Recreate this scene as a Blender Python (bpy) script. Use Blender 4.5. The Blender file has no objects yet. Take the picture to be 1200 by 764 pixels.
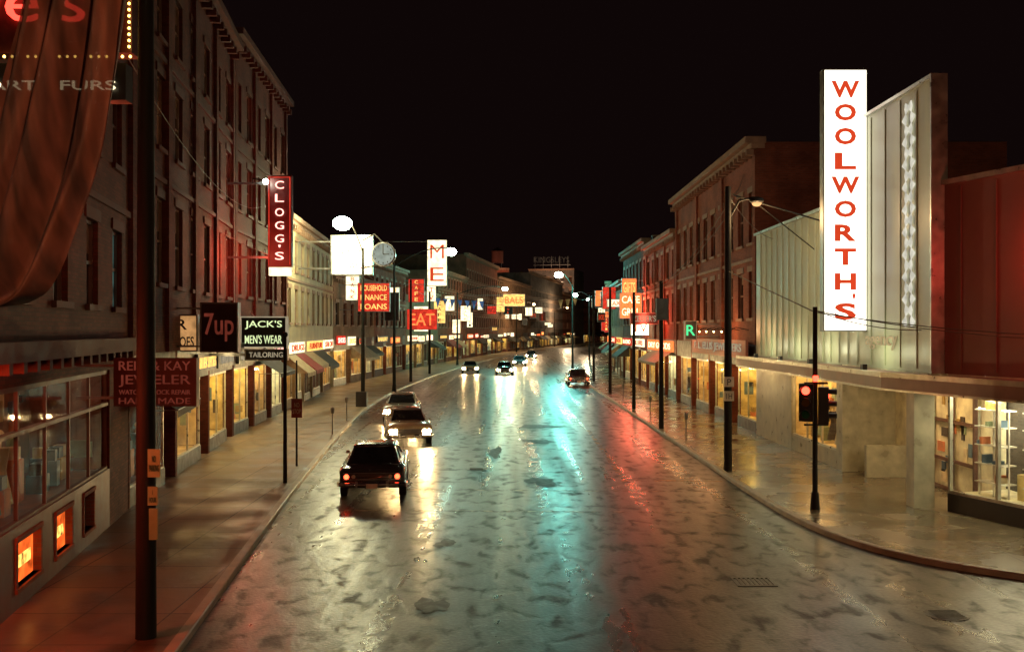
import bpy, bmesh, math, random
from mathutils import Vector, Matrix
random.seed(7)
scene = bpy.context.scene
COL = scene.collection

# ------------------------------------------------------------------ materials
MATS = {}
def new_mat(name):
    m = bpy.data.materials.new(name); m.use_nodes = True
    nt = m.node_tree; nt.nodes.clear()
    out = nt.nodes.new('ShaderNodeOutputMaterial')
    return m, nt, out
def N(nt, t, **kw):
    n = nt.nodes.new(t)
    for k, v in kw.items():
        if k in n.inputs: n.inputs[k].default_value = v
        else: setattr(n, k, v)
    return n
def ramp(nt, src, stops):
    r = nt.nodes.new('ShaderNodeValToRGB')
    e = r.color_ramp.elements
    while len(e) < len(stops): e.new(0.5)
    for i, (p, c) in enumerate(stops):
        e[i].position = p
        e[i].color = (c[0], c[1], c[2], 1) if isinstance(c, (tuple, list)) else (c, c, c, 1)
    nt.links.new(src, r.inputs[0]); return r.outputs[0]

def surf(name, col, rough=0.6, metal=0.0, var=0.25, nscale=3.0, bump=0.0, stretch=(1,1,1), spec=0.5, rvar=0.1):
    if name in MATS: return MATS[name]
    m, nt, out = new_mat(name)
    b = N(nt, 'ShaderNodeBsdfPrincipled'); b.inputs['Metallic'].default_value = metal
    b.inputs['Specular IOR Level'].default_value = spec
    tc = N(nt, 'ShaderNodeTexCoord'); mp = N(nt, 'ShaderNodeMapping'); mp.inputs['Scale'].default_value = stretch
    nt.links.new(tc.outputs['Object'], mp.inputs['Vector'])
    no = N(nt, 'ShaderNodeTexNoise'); no.inputs['Scale'].default_value = nscale; no.inputs['Detail'].default_value = 6
    nt.links.new(mp.outputs[0], no.inputs['Vector'])
    lo = tuple(c*(1-var) for c in col); hi = tuple(min(1, c*(1+var)) for c in col)
    nt.links.new(ramp(nt, no.outputs[0], [(0.3, lo), (0.7, hi)]), b.inputs['Base Color'])
    nt.links.new(ramp(nt, no.outputs[0], [(0.3, max(0.03, rough-rvar)), (0.7, min(1, rough+rvar))]), b.inputs['Roughness'])
    if bump:
        bp = N(nt, 'ShaderNodeBump'); bp.inputs['Strength'].default_value = bump; bp.inputs['Distance'].default_value = 0.02
        nt.links.new(no.outputs[0], bp.inputs['Height']); nt.links.new(bp.outputs[0], b.inputs['Normal'])
    nt.links.new(b.outputs[0], out.inputs[0]); MATS[name] = m; return m

def emis(name, col, s, var=0.12, nscale=2.0, sample=False):
    if name in MATS: return MATS[name]
    m, nt, out = new_mat(name)
    e = N(nt, 'ShaderNodeEmission')
    tc = N(nt, 'ShaderNodeTexCoord'); no = N(nt, 'ShaderNodeTexNoise'); no.inputs['Scale'].default_value = nscale
    nt.links.new(tc.outputs['Object'], no.inputs['Vector'])
    lo = tuple(c*(1-var) for c in col)
    nt.links.new(ramp(nt, no.outputs[0], [(0.3, lo), (0.65, col)]), e.inputs['Color'])
    e.inputs['Strength'].default_value = s
    nt.links.new(e.outputs[0], out.inputs[0]); MATS[name] = m
    if not sample:
        try: m.cycles.emission_sampling = 'NONE'
        except Exception: pass
    return m

def brick(name, c1, c2, mortar, rough=0.8):
    m, nt, out = new_mat(name)
    b = N(nt, 'ShaderNodeBsdfPrincipled')
    tc = N(nt, 'ShaderNodeTexCoord'); sp = N(nt, 'ShaderNodeSeparateXYZ'); nt.links.new(tc.outputs['Object'], sp.inputs[0])
    ad = N(nt, 'ShaderNodeMath', operation='ADD'); nt.links.new(sp.outputs[0], ad.inputs[0]); nt.links.new(sp.outputs[1], ad.inputs[1])
    cb = N(nt, 'ShaderNodeCombineXYZ'); nt.links.new(ad.outputs[0], cb.inputs[0]); nt.links.new(sp.outputs[2], cb.inputs[1])
    br = N(nt, 'ShaderNodeTexBrick'); br.inputs['Scale'].default_value = 1
    br.inputs['Brick Width'].default_value = 0.24; br.inputs['Row Height'].default_value = 0.085; br.inputs['Mortar Size'].default_value = 0.007
    br.inputs['Color1'].default_value = (*c1, 1); br.inputs['Color2'].default_value = (*c2, 1); br.inputs['Mortar'].default_value = (*mortar, 1)
    nt.links.new(cb.outputs[0], br.inputs['Vector'])
    no = N(nt, 'ShaderNodeTexNoise'); no.inputs['Scale'].default_value = 0.7; no.inputs['Detail'].default_value = 8
    nt.links.new(tc.outputs['Object'], no.inputs['Vector'])
    mx = N(nt, 'ShaderNodeMix', data_type='RGBA', blend_type='MULTIPLY'); mx.inputs[0].default_value = 0.8
    nt.links.new(br.outputs[0], mx.inputs[6]); nt.links.new(ramp(nt, no.outputs[0], [(0.3, 0.4), (0.7, 1.0)]), mx.inputs[7])
    nt.links.new(mx.outputs[2], b.inputs['Base Color']); b.inputs['Roughness'].default_value = rough
    b.inputs['Specular IOR Level'].default_value = 0.2
    bp = N(nt, 'ShaderNodeBump'); bp.inputs['Strength'].default_value = 0.5; bp.inputs['Distance'].default_value = 0.01; bp.invert = True
    nt.links.new(br.outputs['Fac'], bp.inputs['Height']); nt.links.new(bp.outputs[0], b.inputs['Normal'])
    nt.links.new(b.outputs[0], out.inputs[0]); MATS[name] = m; return m

def asphalt():
    m, nt, out = new_mat('wet_asphalt')
    b = N(nt, 'ShaderNodeBsdfPrincipled')
    tc = N(nt, 'ShaderNodeTexCoord')
    def noise(sc, stretch, det=6, dist=0.0):
        mp = N(nt, 'ShaderNodeMapping'); mp.inputs['Scale'].default_value = stretch
        nt.links.new(tc.outputs['Object'], mp.inputs['Vector'])
        n = N(nt, 'ShaderNodeTexNoise'); n.inputs['Scale'].default_value = sc; n.inputs['Detail'].default_value = det; n.inputs['Distortion'].default_value = dist
        nt.links.new(mp.outputs[0], n.inputs['Vector']); return n.outputs[0]
    big = noise(0.35, (1.0, 0.4, 1), 9, 0.6)
    track = noise(0.8, (1.5, 0.05, 1), 4, 0.2)
    fine = noise(14, (1, 1, 1), 6)
    med = noise(2.4, (1.0, 0.55, 1), 10, 0.5)
    mx = N(nt, 'ShaderNodeMix', data_type='RGBA', blend_type='MULTIPLY'); mx.inputs[0].default_value = 1
    nt.links.new(ramp(nt, big, [(0.3, (0.034, 0.029, 0.023)), (0.7, (0.08, 0.068, 0.052))]), mx.inputs[6])
    nt.links.new(ramp(nt, fine, [(0.35, 0.5), (0.7, 1.3)]), mx.inputs[7])
    mx2 = N(nt, 'ShaderNodeMix', data_type='RGBA', blend_type='MULTIPLY'); mx2.inputs[0].default_value = 1
    nt.links.new(mx.outputs[2], mx2.inputs[6]); nt.links.new(ramp(nt, med, [(0.34, 0.5), (0.52, 1.0)]), mx2.inputs[7])
    nt.links.new(mx2.outputs[2], b.inputs['Base Color'])
    r1 = ramp(nt, track, [(0.35, 0.23), (0.65, 0.37)])
    r2 = ramp(nt, med, [(0.34, 0.14), (0.47, 0.03), (0.7, 0.0)])
    ad = N(nt, 'ShaderNodeMath', operation='ADD'); nt.links.new(r1, ad.inputs[0]); nt.links.new(r2, ad.inputs[1])
    nt.links.new(ad.outputs[0], b.inputs['Roughness'])
    nt.links.new(ramp(nt, med, [(0.33, 0.2), (0.48, 0.55)]), b.inputs['Specular IOR Level'])
    bp1 = N(nt, 'ShaderNodeBump'); bp1.inputs['Strength'].default_value = 0.42; bp1.inputs['Distance'].default_value = 0.035
    nt.links.new(med, bp1.inputs['Height'])
    bp2 = N(nt, 'ShaderNodeBump'); bp2.inputs['Strength'].default_value = 0.8; bp2.inputs['Distance'].default_value = 0.008
    nt.links.new(fine, bp2.inputs['Height']); nt.links.new(bp1.outputs[0], bp2.inputs['Normal'])
    nt.links.new(bp2.outputs[0], b.inputs['Normal'])
    nt.links.new(b.outputs[0], out.inputs[0]); MATS['wet_asphalt'] = m; return m

def concrete(name, col, r0, r1, tile=1.5, dark=0.72, lo=0.35):
    m, nt, out = new_mat(name)
    b = N(nt, 'ShaderNodeBsdfPrincipled'); tc = N(nt, 'ShaderNodeTexCoord')
    br = N(nt, 'ShaderNodeTexBrick'); br.offset = 0.0
    br.inputs['Scale'].default_value = 1; br.inputs['Brick Width'].default_value = tile; br.inputs['Row Height'].default_value = tile*1.15
    br.inputs['Mortar Size'].default_value = 0.014
    br.inputs['Color1'].default_value = (*col, 1); br.inputs['Color2'].default_value = (*[c*dark for c in col], 1); br.inputs['Mortar'].default_value = (0.04, 0.04, 0.035, 1)
    nt.links.new(tc.outputs['Object'], br.inputs['Vector'])
    no = N(nt, 'ShaderNodeTexNoise'); no.inputs['Scale'].default_value = 0.6; no.inputs['Detail'].default_value = 9
    nt.links.new(tc.outputs['Object'], no.inputs['Vector'])
    mx = N(nt, 'ShaderNodeMix', data_type='RGBA', blend_type='MULTIPLY'); mx.inputs[0].default_value = 1
    nt.links.new(br.outputs[0], mx.inputs[6]); nt.links.new(ramp(nt, no.outputs[0], [(0.3, lo), (0.7, 1)]), mx.inputs[7])
    nt.links.new(mx.outputs[2], b.inputs['Base Color'])
    nt.links.new(ramp(nt, no.outputs[0], [(0.36, r0), (0.64, r1)]), b.inputs['Roughness'])
    n2 = N(nt, 'ShaderNodeTexNoise'); n2.inputs['Scale'].default_value = 5; n2.inputs['Detail'].default_value = 8
    nt.links.new(tc.outputs['Object'], n2.inputs['Vector'])
    bp = N(nt, 'ShaderNodeBump'); bp.inputs['Strength'].default_value = 0.4; bp.inputs['Distance'].default_value = 0.02
    nt.links.new(n2.outputs[0], bp.inputs['Height']); nt.links.new(bp.outputs[0], b.inputs['Normal'])
    nt.links.new(b.outputs[0], out.inputs[0]); MATS[name] = m; return m

def worn_paint(name, col):
    m, nt, out = new_mat(name)
    b = N(nt, 'ShaderNodeBsdfPrincipled'); b.inputs['Roughness'].default_value = 0.4
    tr = N(nt, 'ShaderNodeBsdfTransparent'); mix = N(nt, 'ShaderNodeMixShader')
    tc = N(nt, 'ShaderNodeTexCoord'); no = N(nt, 'ShaderNodeTexNoise'); no.inputs['Scale'].default_value = 2.5; no.inputs['Detail'].default_value = 8
    nt.links.new(tc.outputs['Object'], no.inputs['Vector'])
    b.inputs['Base Color'].default_value = (*col, 1)
    nt.links.new(ramp(nt, no.outputs[0], [(0.42, 0.0), (0.62, 0.6)]), mix.inputs[0])
    nt.links.new(tr.outputs[0], mix.inputs[1]); nt.links.new(b.outputs[0], mix.inputs[2])
    nt.links.new(mix.outputs[0], out.inputs[0]); MATS[name] = m; return m

def glass_mat(name):
    m, nt, out = new_mat(name)
    g = N(nt, 'ShaderNodeBsdfGlossy'); g.inputs['Roughness'].default_value = 0.03
    tr = N(nt, 'ShaderNodeBsdfTransparent'); tr.inputs[0].default_value = (0.96, 0.97, 0.94, 1)
    lw = N(nt, 'ShaderNodeLayerWeight'); lw.inputs[0].default_value = 0.5
    pw = N(nt, 'ShaderNodeMath', operation='POWER'); pw.inputs[1].default_value = 5
    nt.links.new(lw.outputs['Facing'], pw.inputs[0])
    ml = N(nt, 'ShaderNodeMath', operation='MULTIPLY_ADD'); ml.inputs[1].default_value = 0.35; ml.inputs[2].default_value = 0.04
    nt.links.new(pw.outputs[0], ml.inputs[0])
    mix = N(nt, 'ShaderNodeMixShader')
    nt.links.new(ml.outputs[0], mix.inputs[0]); nt.links.new(tr.outputs[0], mix.inputs[1]); nt.links.new(g.outputs[0], mix.inputs[2])
    nt.links.new(mix.outputs[0], out.inputs[0]); MATS[name] = m; return m

ASPH = asphalt()
WALKL = concrete('sidewalk_concrete', (0.36, 0.26, 0.17), 0.3, 0.65)
WALKR = concrete('wet_sidewalk_concrete', (0.23, 0.19, 0.13), 0.14, 0.34, tile=2.2, dark=0.9, lo=0.5)
KERB = surf('kerb_stone', (0.38, 0.32, 0.25), 0.5, var=0.3, nscale=2, bump=0.3)
PAINTW = worn_paint('worn_white_paint', (0.6, 0.5, 0.4)); PAINTR = worn_paint('worn_yellow_paint', (0.8, 0.42, 0.2))
GLASS = glass_mat('shop_glass')
BR_DARK = brick('dark_red_brick', (0.19, 0.045, 0.028), (0.12, 0.03, 0.02), (0.10, 0.045, 0.03))
BR_RED = brick('red_brick', (0.38, 0.105, 0.055), (0.28, 0.075, 0.04), (0.24, 0.14, 0.1))
BR_TAN = brick('tan_brick', (0.34, 0.2, 0.11), (0.26, 0.15, 0.08), (0.28, 0.2, 0.15))
BR_GREY = brick('grey_brick', (0.2, 0.17, 0.15), (0.15, 0.13, 0.12), (0.18, 0.17, 0.16))
STONE = surf('stone_trim', (0.28, 0.17, 0.11), 0.75, nscale=2, bump=0.3)
STONED = surf('dark_stone_trim', (0.11, 0.04, 0.03), 0.75, nscale=2, bump=0.3, spec=0.2)
PLASTER = surf('cream_plaster', (0.36, 0.30, 0.18), 0.7, nscale=0.8, bump=0.1)
BLACK = surf('black_paint', (0.02, 0.02, 0.02), 0.4)
POLE = surf('dark_pole', (0.02, 0.018, 0.016), 0.7, stretch=(4, 4, 0.5), bump=0.4, spec=0.2)
WIRE = surf('weathered_wire', (0.13, 0.11, 0.09), 0.6, metal=0.0)
STEEL = surf('galvanised_steel', (0.25, 0.25, 0.25), 0.45, metal=0.8)
CHROME = surf('chrome', (0.8, 0.8, 0.8), 0.15, metal=1.0, var=0.05, rvar=0.04)
RUBBER = surf('rubber', (0.02, 0.02, 0.02), 0.8)
PANEL = surf('metal_siding', (0.54, 0.58, 0.41), 0.45, var=0.18, nscale=1.0, stretch=(1, 1, 0.25), bump=0.05)
PANELR = surf('red_tinted_panel', (0.26, 0.10, 0.08), 0.5, var=0.15, nscale=0.6, bump=0.05)  # red light on the corner wall is put into this colour
ALU = surf('aluminium_frame', (0.5, 0.5, 0.45), 0.35, metal=0.6)
MARBLE = surf('grey_marble', (0.40, 0.39, 0.30), 0.35, var=0.25, nscale=2.5)
ROOFM = surf('tar_roof', (0.04, 0.04, 0.04), 0.9)
WDARK = surf('dark_window', (0.015, 0.016, 0.018), 0.08, rvar=0.02)
WFRAME = surf('window_frame', (0.12, 0.055, 0.04), 0.6)
WFRAMEL = surf('pale_window_frame', (0.26, 0.16, 0.12), 0.6)
WLIT = emis('lit_window_warm', (1.0, 0.58, 0.22), 0.6, 0.7, 1.5)
WDIM = emis('lit_window_dim', (0.8, 0.28, 0.10), 0.07, 0.8, 1.5)
WBLUE = emis('lit_window_blue', (0.3, 0.8, 0.7), 0.22, 0.9, 3)
E_WARM = emis('shop_light_warm', (1.0, 0.60, 0.24), 20, sample=True)
E_COOL = emis('shop_light_cool', (1.0, 0.88, 0.55), 30, sample=True)
E_DIM = emis('shop_light_dim', (1.0, 0.40, 0.18), 2.2, sample=True)
E_YEL = emis('shop_light_yellow', (1.0, 0.66, 0.18), 24, sample=True)
E_RED = emis('neon_red', (1.0, 0.05, 0.03), 4, 0.05)
E_REDB = emis('red_lit_board', (1.0, 0.06, 0.03), 0.9, 0.5, 3)
E_REDL = emis('red_letter_glow', (0.85, 0.07, 0.02), 0.9, 0.1)
E_PINK = emis('neon_pink', (1.0, 0.40, 0.33), 3, 0.05)
E_ORNG = emis('neon_orange', (1.0, 0.2, 0.05), 2, 0.4, 4)
E_WHITE = emis('sign_white', (1.0, 0.92, 0.74), 2.6, 0.05, sample=True)
E_WHITEH = emis('sign_white_hot', (1.0, 0.88, 0.5), 8, 0.2, sample=True)
E_WHITES = emis('fascia_white', (1.0, 0.84, 0.5), 2.4, 0.45)
E_YELS = emis('sign_yellow', (1.0, 0.58, 0.15), 1.8, 0.4)
E_GRN = emis('neon_green', (0.1, 1.0, 0.35), 1.2)
E_BULB = emis('bulb_yellow', (1.0, 0.60, 0.12), 8)
E_LAMP = emis('lamp_teal', (0.8, 1.0, 0.82), 60, 0.02)
E_HEAD = emis('headlight', (1.0, 0.66, 0.28), 700, 0.02, sample=True)
E_TAIL = emis('taillight', (1.0, 0.06, 0.02), 9, 0.05)
E_DIMTXT = emis('dim_red_letters', (0.7, 0.12, 0.07), 0.22, 0.5)
E_DIMW = emis('dim_white_letters', (0.85, 0.7, 0.45), 0.5, 0.4)
E_SIGR = emis('signal_red', (1.0, 0.04, 0.02), 9, 0.02)
INTW = surf('shop_back_wall', (0.8, 0.58, 0.28), 0.7, var=0.45, nscale=2)
INTC = surf('shop_back_wall_pale', (0.8, 0.74, 0.55), 0.7, var=0.3, nscale=2)
INTD = surf('shop_back_wall_dark', (0.22, 0.09, 0.06), 0.7, var=0.4, nscale=2)
GOODS = [surf('goods_a', (0.7, 0.25, 0.12)), surf('goods_b', (0.75, 0.65, 0.45)), surf('goods_c', (0.12, 0.2, 0.3)),
         surf('goods_d', (0.5, 0.35, 0.12)), surf('goods_e', (0.08, 0.06, 0.05)), surf('goods_f', (0.3, 0.38, 0.25))]
AW1 = surf('awning_canvas_red',(0.28,0.05,0.04),0.8); AW2 = surf('awning_canvas_cream',(0.42,0.33,0.2),0.8); AW3 = surf('awning_canvas_dark',(0.05,0.05,0.04),0.8)

# ------------------------------------------------------------------ mesh grouping
class Grp:
    def __init__(s, name, M=None, loc=(0, 0, 0)):
        s.root = bpy.data.objects.new(name, None); s.root.empty_display_size = 0.3
        s.root.location = loc; COL.objects.link(s.root)
        s.inv = Matrix.Translation(loc).inverted()
        s.parts = {}; s.M = M or Matrix.Identity(4)
    def _p(s, part):
        if part not in s.parts: s.parts[part] = (bmesh.new(), [])
        return s.parts[part]
    def _mi(s, part, mat):
        bm, ml = s._p(part)
        if mat not in ml: ml.append(mat)
        return ml.index(mat)
    def add(s, part, mat, verts, faces, smooth=False):
        bm, ml = s._p(part); mi = s._mi(part, mat)
        vs = [bm.verts.new(s.M @ Vector(v)) for v in verts]
        for f in faces:
            try:
                fc = bm.faces.new([vs[i] for i in f]); fc.material_index = mi; fc.smooth = smooth
            except ValueError: pass
    def box(s, part, mat, x0, x1, y0, y1, z0, z1):
        v = [(x0,y0,z0),(x1,y0,z0),(x1,y1,z0),(x0,y1,z0),(x0,y0,z1),(x1,y0,z1),(x1,y1,z1),(x0,y1,z1)]
        s.add(part, mat, v, [(0,3,2,1),(4,5,6,7),(0,1,5,4),(1,2,6,5),(2,3,7,6),(3,0,4,7)])
    def pane(s, part, mat, x0, x1, y, z0, z1):
        s.add(part, mat, [(x0,y,z0),(x1,y,z0),(x1,y,z1),(x0,y,z1)], [(0,1,2,3)])
    def cyl(s, part, mat, p0, p1, r0, r1=None, seg=12, smooth=True):
        r1 = r0 if r1 is None else r1
        p0 = Vector(p0); p1 = Vector(p1); d = (p1-p0).normalized()
        a = d.cross(Vector((0, 0, 1)))
        if a.length < 0.01: a = Vector((1, 0, 0))
        a.normalize(); b = d.cross(a)
        vs = []
        for p, r in ((p0, r0), (p1, r1)):
            for i in range(seg):
                t = 2*math.pi*i/seg; vs.append(p + a*math.cos(t)*r + b*math.sin(t)*r)
        fs = [(i, (i+1) % seg, seg+(i+1) % seg, seg+i) for i in range(seg)]
        s.add(part, mat, vs, fs, smooth)
        s.add(part, mat, vs[:seg], [tuple(range(seg))]); s.add(part, mat, vs[seg:], [tuple(range(seg))])
    def tube(s, part, mat, pts, r, seg=8):
        for i in range(len(pts)-1): s.cyl(part, mat, pts[i], pts[i+1], r, r, seg)
    def sph(s, part, mat, c, r, sz=1.0, seg=14, ring=8):
        vs = []; fs = []
        for j in range(ring+1):
            ph = math.pi*j/ring
            for i in range(seg):
                t = 2*math.pi*i/seg
                vs.append((c[0]+r*math.sin(ph)*math.cos(t), c[1]+r*math.sin(ph)*math.sin(t), c[2]+r*sz*math.cos(ph)))
        for j in range(ring):
            for i in range(seg):
                fs.append((j*seg+i, j*seg+(i+1) % seg, (j+1)*seg+(i+1) % seg, (j+1)*seg+i))
        s.add(part, mat, vs, fs, True)
    def loft(s, part, mat, secs, smooth=True, caps=True):
        n = len(secs[0]); vs = [p for sec in secs for p in sec]; fs = []
        for k in range(len(secs)-1):
            for i in range(n):
                fs.append((k*n+i, k*n+(i+1) % n, (k+1)*n+(i+1) % n, (k+1)*n+i))
        if caps: fs.append(tuple(range(n))); fs.append(tuple(range((len(secs)-1)*n, len(secs)*n)))
        s.add(part, mat, vs, fs, smooth)
    def child(s, ob):
        ob.parent = s.root; ob.matrix_parent_inverse = s.inv
    def text(s, part, mat, txt, c, outward, w, h, bold=0.0, ext=0.015):
        cu = bpy.data.curves.new(part, 'FONT'); cu.body = txt; cu.align_x = 'CENTER'; cu.align_y = 'CENTER'
        cu.extrude = ext; cu.offset = bold; cu.resolution_u = 3
        cu.materials.append(mat)
        ob = bpy.data.objects.new(part, cu); COL.objects.link(ob)
        bpy.context.view_layer.update()
        dx, dy = max(ob.dimensions.x, 0.01), max(ob.dimensions.y, 0.01)
        bb = ob.bound_box; cx = (bb[0][0]+bb[6][0])/2; cy = (bb[0][1]+bb[6][1])/2
        sx, sy = w/dx, h/dy
        rz = math.atan2(outward[1], outward[0]) + math.pi/2
        R = Matrix.Rotation(rz, 4, 'Z') @ Matrix.Rotation(math.pi/2, 4, 'X') @ Matrix.Diagonal((sx, sy, 1, 1))
        mat4 = Matrix.Translation(Vector(c) - R @ Vector((cx, cy, 0))) @ R
        dg = bpy.context.evaluated_depsgraph_get()
        me = bpy.data.meshes.new_from_object(ob.evaluated_get(dg)); me.transform(mat4)
        o2 = bpy.data.objects.new(part, me); COL.objects.link(o2); s.child(o2)
        if not me.materials: me.materials.append(mat)
        bpy.data.objects.remove(ob)
    def done(s):
        for part, (bm, ml) in s.parts.items():
            bmesh.ops.recalc_face_normals(bm, faces=bm.faces)
            me = bpy.data.meshes.new(part); bm.to_mesh(me); bm.free()
            for m in ml: me.materials.append(m)
            ob = bpy.data.objects.new(part, me); COL.objects.link(ob); s.child(ob)
        s.parts = {}
        return s.root

def lamp_light(g, name, loc, col, power, r=0.25, spot=None):
    L = bpy.data.lights.new(name, 'SPOT' if spot else 'POINT'); L.color = col; L.energy = power; L.shadow_soft_size = r
    if spot: L.spot_size = math.radians(spot); L.spot_blend = 0.6
    o = bpy.data.objects.new(name, L); COL.objects.link(o); o.location = loc; g.child(o); return o

# ------------------------------------------------------------------ ground
def catmull(pts, n=6):
    out = []
    P = [pts[0]]+list(pts)+[pts[-1]]
    for i in range(1, len(P)-2):
        p0, p1, p2, p3 = [Vector(q) for q in P[i-1:i+3]]
        for k in range(n):
            t = k/n
            out.append(0.5*((2*p1)+(-p0+p2)*t+(2*p0-5*p1+4*p2-p3)*t*t+(-p0+3*p1-3*p2+p3)*t**3))
    out.append(Vector(pts[-1])); return out
KL = catmull([(-3.0,-10),(-4.3,6),(-5.28,15.7),(-6.05,23),(-6.97,32),(-8.3,47.7),(-9.3,63),(-9.6,78),(-9.1,98),(-7.9,120),(-4.6,160),(2.5,220),(15,300),(40,400),(90,520)])
KR = catmull([(80,18.0),(40,18.1),(20,18.4),(14,18.8),(11.4,19.5),(9.6,20.8),(8.35,22.6),(7.65,25.4),(7.4,30),(7.35,42),(7.2,66),(7.1,100),(8.3,130),(12.5,168),(20.5,220),(33,300),(58,400),(105,505)])

def simple_mesh(name, verts, faces, mat):
    me = bpy.data.meshes.new(name); me.from_pydata(verts, [], faces); me.update(); me.materials.append(mat)
    bm = bmesh.new(); bm.from_mesh(me); bmesh.ops.triangulate(bm, faces=[f for f in bm.faces if len(f.verts) > 4]); bmesh.ops.recalc_face_normals(bm, faces=bm.faces)
    for f in bm.faces:
        if f.normal.z < -0.5 and len(faces) == 1: f.normal_flip()
    bm.to_mesh(me); bm.free()
    ob = bpy.data.objects.new(name, me); COL.objects.link(ob); return ob
GROUNDM = surf('bare_ground', (0.06, 0.055, 0.05), 0.9)
simple_mesh('ground', [(-900,-500,-0.02),(900,-500,-0.02),(900,1400,-0.02),(-900,1400,-0.02)], [(0,1,2,3)], GROUNDM)
simple_mesh('road', [(-30,-60,0),(120,-60,0),(120,560,0),(-30,560,0)], [(0,1,2,3)], ASPH)
SW = 0.13
def land(name, kerb, far, mat):
    pts = [(p.x, p.y, SW) for p in kerb] + [(x, y, SW) for x, y in far]
    return simple_mesh(name, pts, [tuple(range(len(pts)))], mat)
land('sidewalk', KL, [(-100,520),(-100,-10)], WALKL)
land('sidewalk', KR, [(180,505),(180,18.0)], WALKR)
def kerb(name, pts, side):
    g = Grp(name); secs = []
    for i, p in enumerate(pts):
        a = pts[max(0, i-1)]; b = pts[min(len(pts)-1, i+1)]; d = (b-a).normalized(); n = Vector((-d.y, d.x))*side
        q = p + n*0.17; o = p - n*0.02
        secs.append([(o.x,o.y,-0.01),(o.x,o.y,SW-0.02),(o.x+n.x*0.02,o.y+n.y*0.02,SW+0.004),(q.x,q.y,SW+0.004),(q.x,q.y,-0.01)])
    g.loft('stone', KERB, secs, smooth=False); g.done()
kerb('kerb', KL, 1); kerb('kerb', KR, -1)

g = Grp('road_markings')
def strip(part, mat, p0, p1, w, z=0.005):
    p0 = Vector(p0); p1 = Vector(p1); d = (p1-p0).normalized(); n = Vector((-d.y, d.x))*w/2
    v = [(*(p0-n), z), (*(p1-n), z), (*(p1+n), z), (*(p0+n), z)]
    g.add(part, mat, v, [(0,1,2,3)])
strip('crosswalk_line', PAINTW, (-5.5,31.5), (7.1,31.0), 0.25); strip('crosswalk_line_near', PAINTW, (-5.0,27.8), (7.2,27.4), 0.25)
strip('turn_lane_line', PAINTR, (3.8,32.5), (3.9,50), 0.2); strip('stop_line', PAINTR, (4.1,33.3), (7.1,33.2), 0.3)
for k in range(8): strip('centre_line', PAINTW, (-1.0+0.1*k,52+k*7), (-0.95+0.1*k,56+k*7), 0.14)
for k in range(5): strip('lane_line', PAINTW, (-3.6,56+k*9), (-3.7,60+k*9), 0.13)
g.done()
PATCH = surf('tar_patch', (0.02, 0.019, 0.018), 0.48, nscale=5, bump=0.4, spec=0.3)
rp = [(-1.5,18.2,0.28,0.5),(1.0,33,0.5,0.9),(-0.7,41,0.3,1.5),(1.4,52,0.9,1.2),(-1.6,23.5,0.25,0.4),(1.2,45,0.7,0.8)]
g = Grp('tar_patches')
for (x,y,a,b) in rp:
    n = 40; vs = []; ph = [random.uniform(0,6.28) for _ in range(6)]
    for i in range(n):
        t = 2*math.pi*i/n; r = 1+0.22*math.sin(2*t+ph[0])+0.16*math.sin(3*t+ph[1])+0.1*math.sin(5*t+ph[2])+0.07*math.sin(9*t+ph[3])+0.05*random.uniform(-1,1)
        vs.append((x+a*r*math.cos(t), y+b*r*math.sin(t), 0.009))
    g.add('patch', PATCH, vs, [tuple(range(n))])
g.done()
IRON = surf('cast_iron', (0.08, 0.07, 0.06), 0.4, metal=0.6, bump=0.4, nscale=20)
for (x,y) in ((7.8,17.6),(-1.3,36)):
    g = Grp('manhole_cover', loc=(x,y,0)); g.cyl('rim', IRON, (x,y,0.0), (x,y,0.012), 0.38, seg=28, smooth=False)
    g.cyl('lid', BLACK, (x,y,0.012), (x,y,0.016), 0.31, seg=28, smooth=False)
    for k in range(-3,4): g.box('ribs', IRON, x-0.25, x+0.25, y+k*0.075-0.012, y+k*0.075+0.012, 0.016, 0.024)
    g.done()
g = Grp('storm_drain_grate', loc=(4.9,19.9,0))
g.box('frame', IRON, 4.5,5.3,19.55,19.63,0,0.014); g.box('frame', IRON, 4.5,5.3,20.17,20.25,0,0.014)
for k in range(9): g.box('bars', IRON, 4.5+k*0.093,4.545+k*0.093,19.63,20.17,0,0.014)
g.done()

# ------------------------------------------------------------------ buildings
def frame(p0, p1, side):
    p0 = Vector(p0); p1 = Vector(p1); t = (p1-p0).normalized(); L = (p1-p0).length
    n = Vector((-t.y, t.x))*side
    M = Matrix(((t.x, n.x, 0, p0.x), (t.y, n.y, 0, p0.y), (0, 0, 1, 0), (0, 0, 0, 1)))
    return M, L, (-n.x, -n.y)

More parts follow.
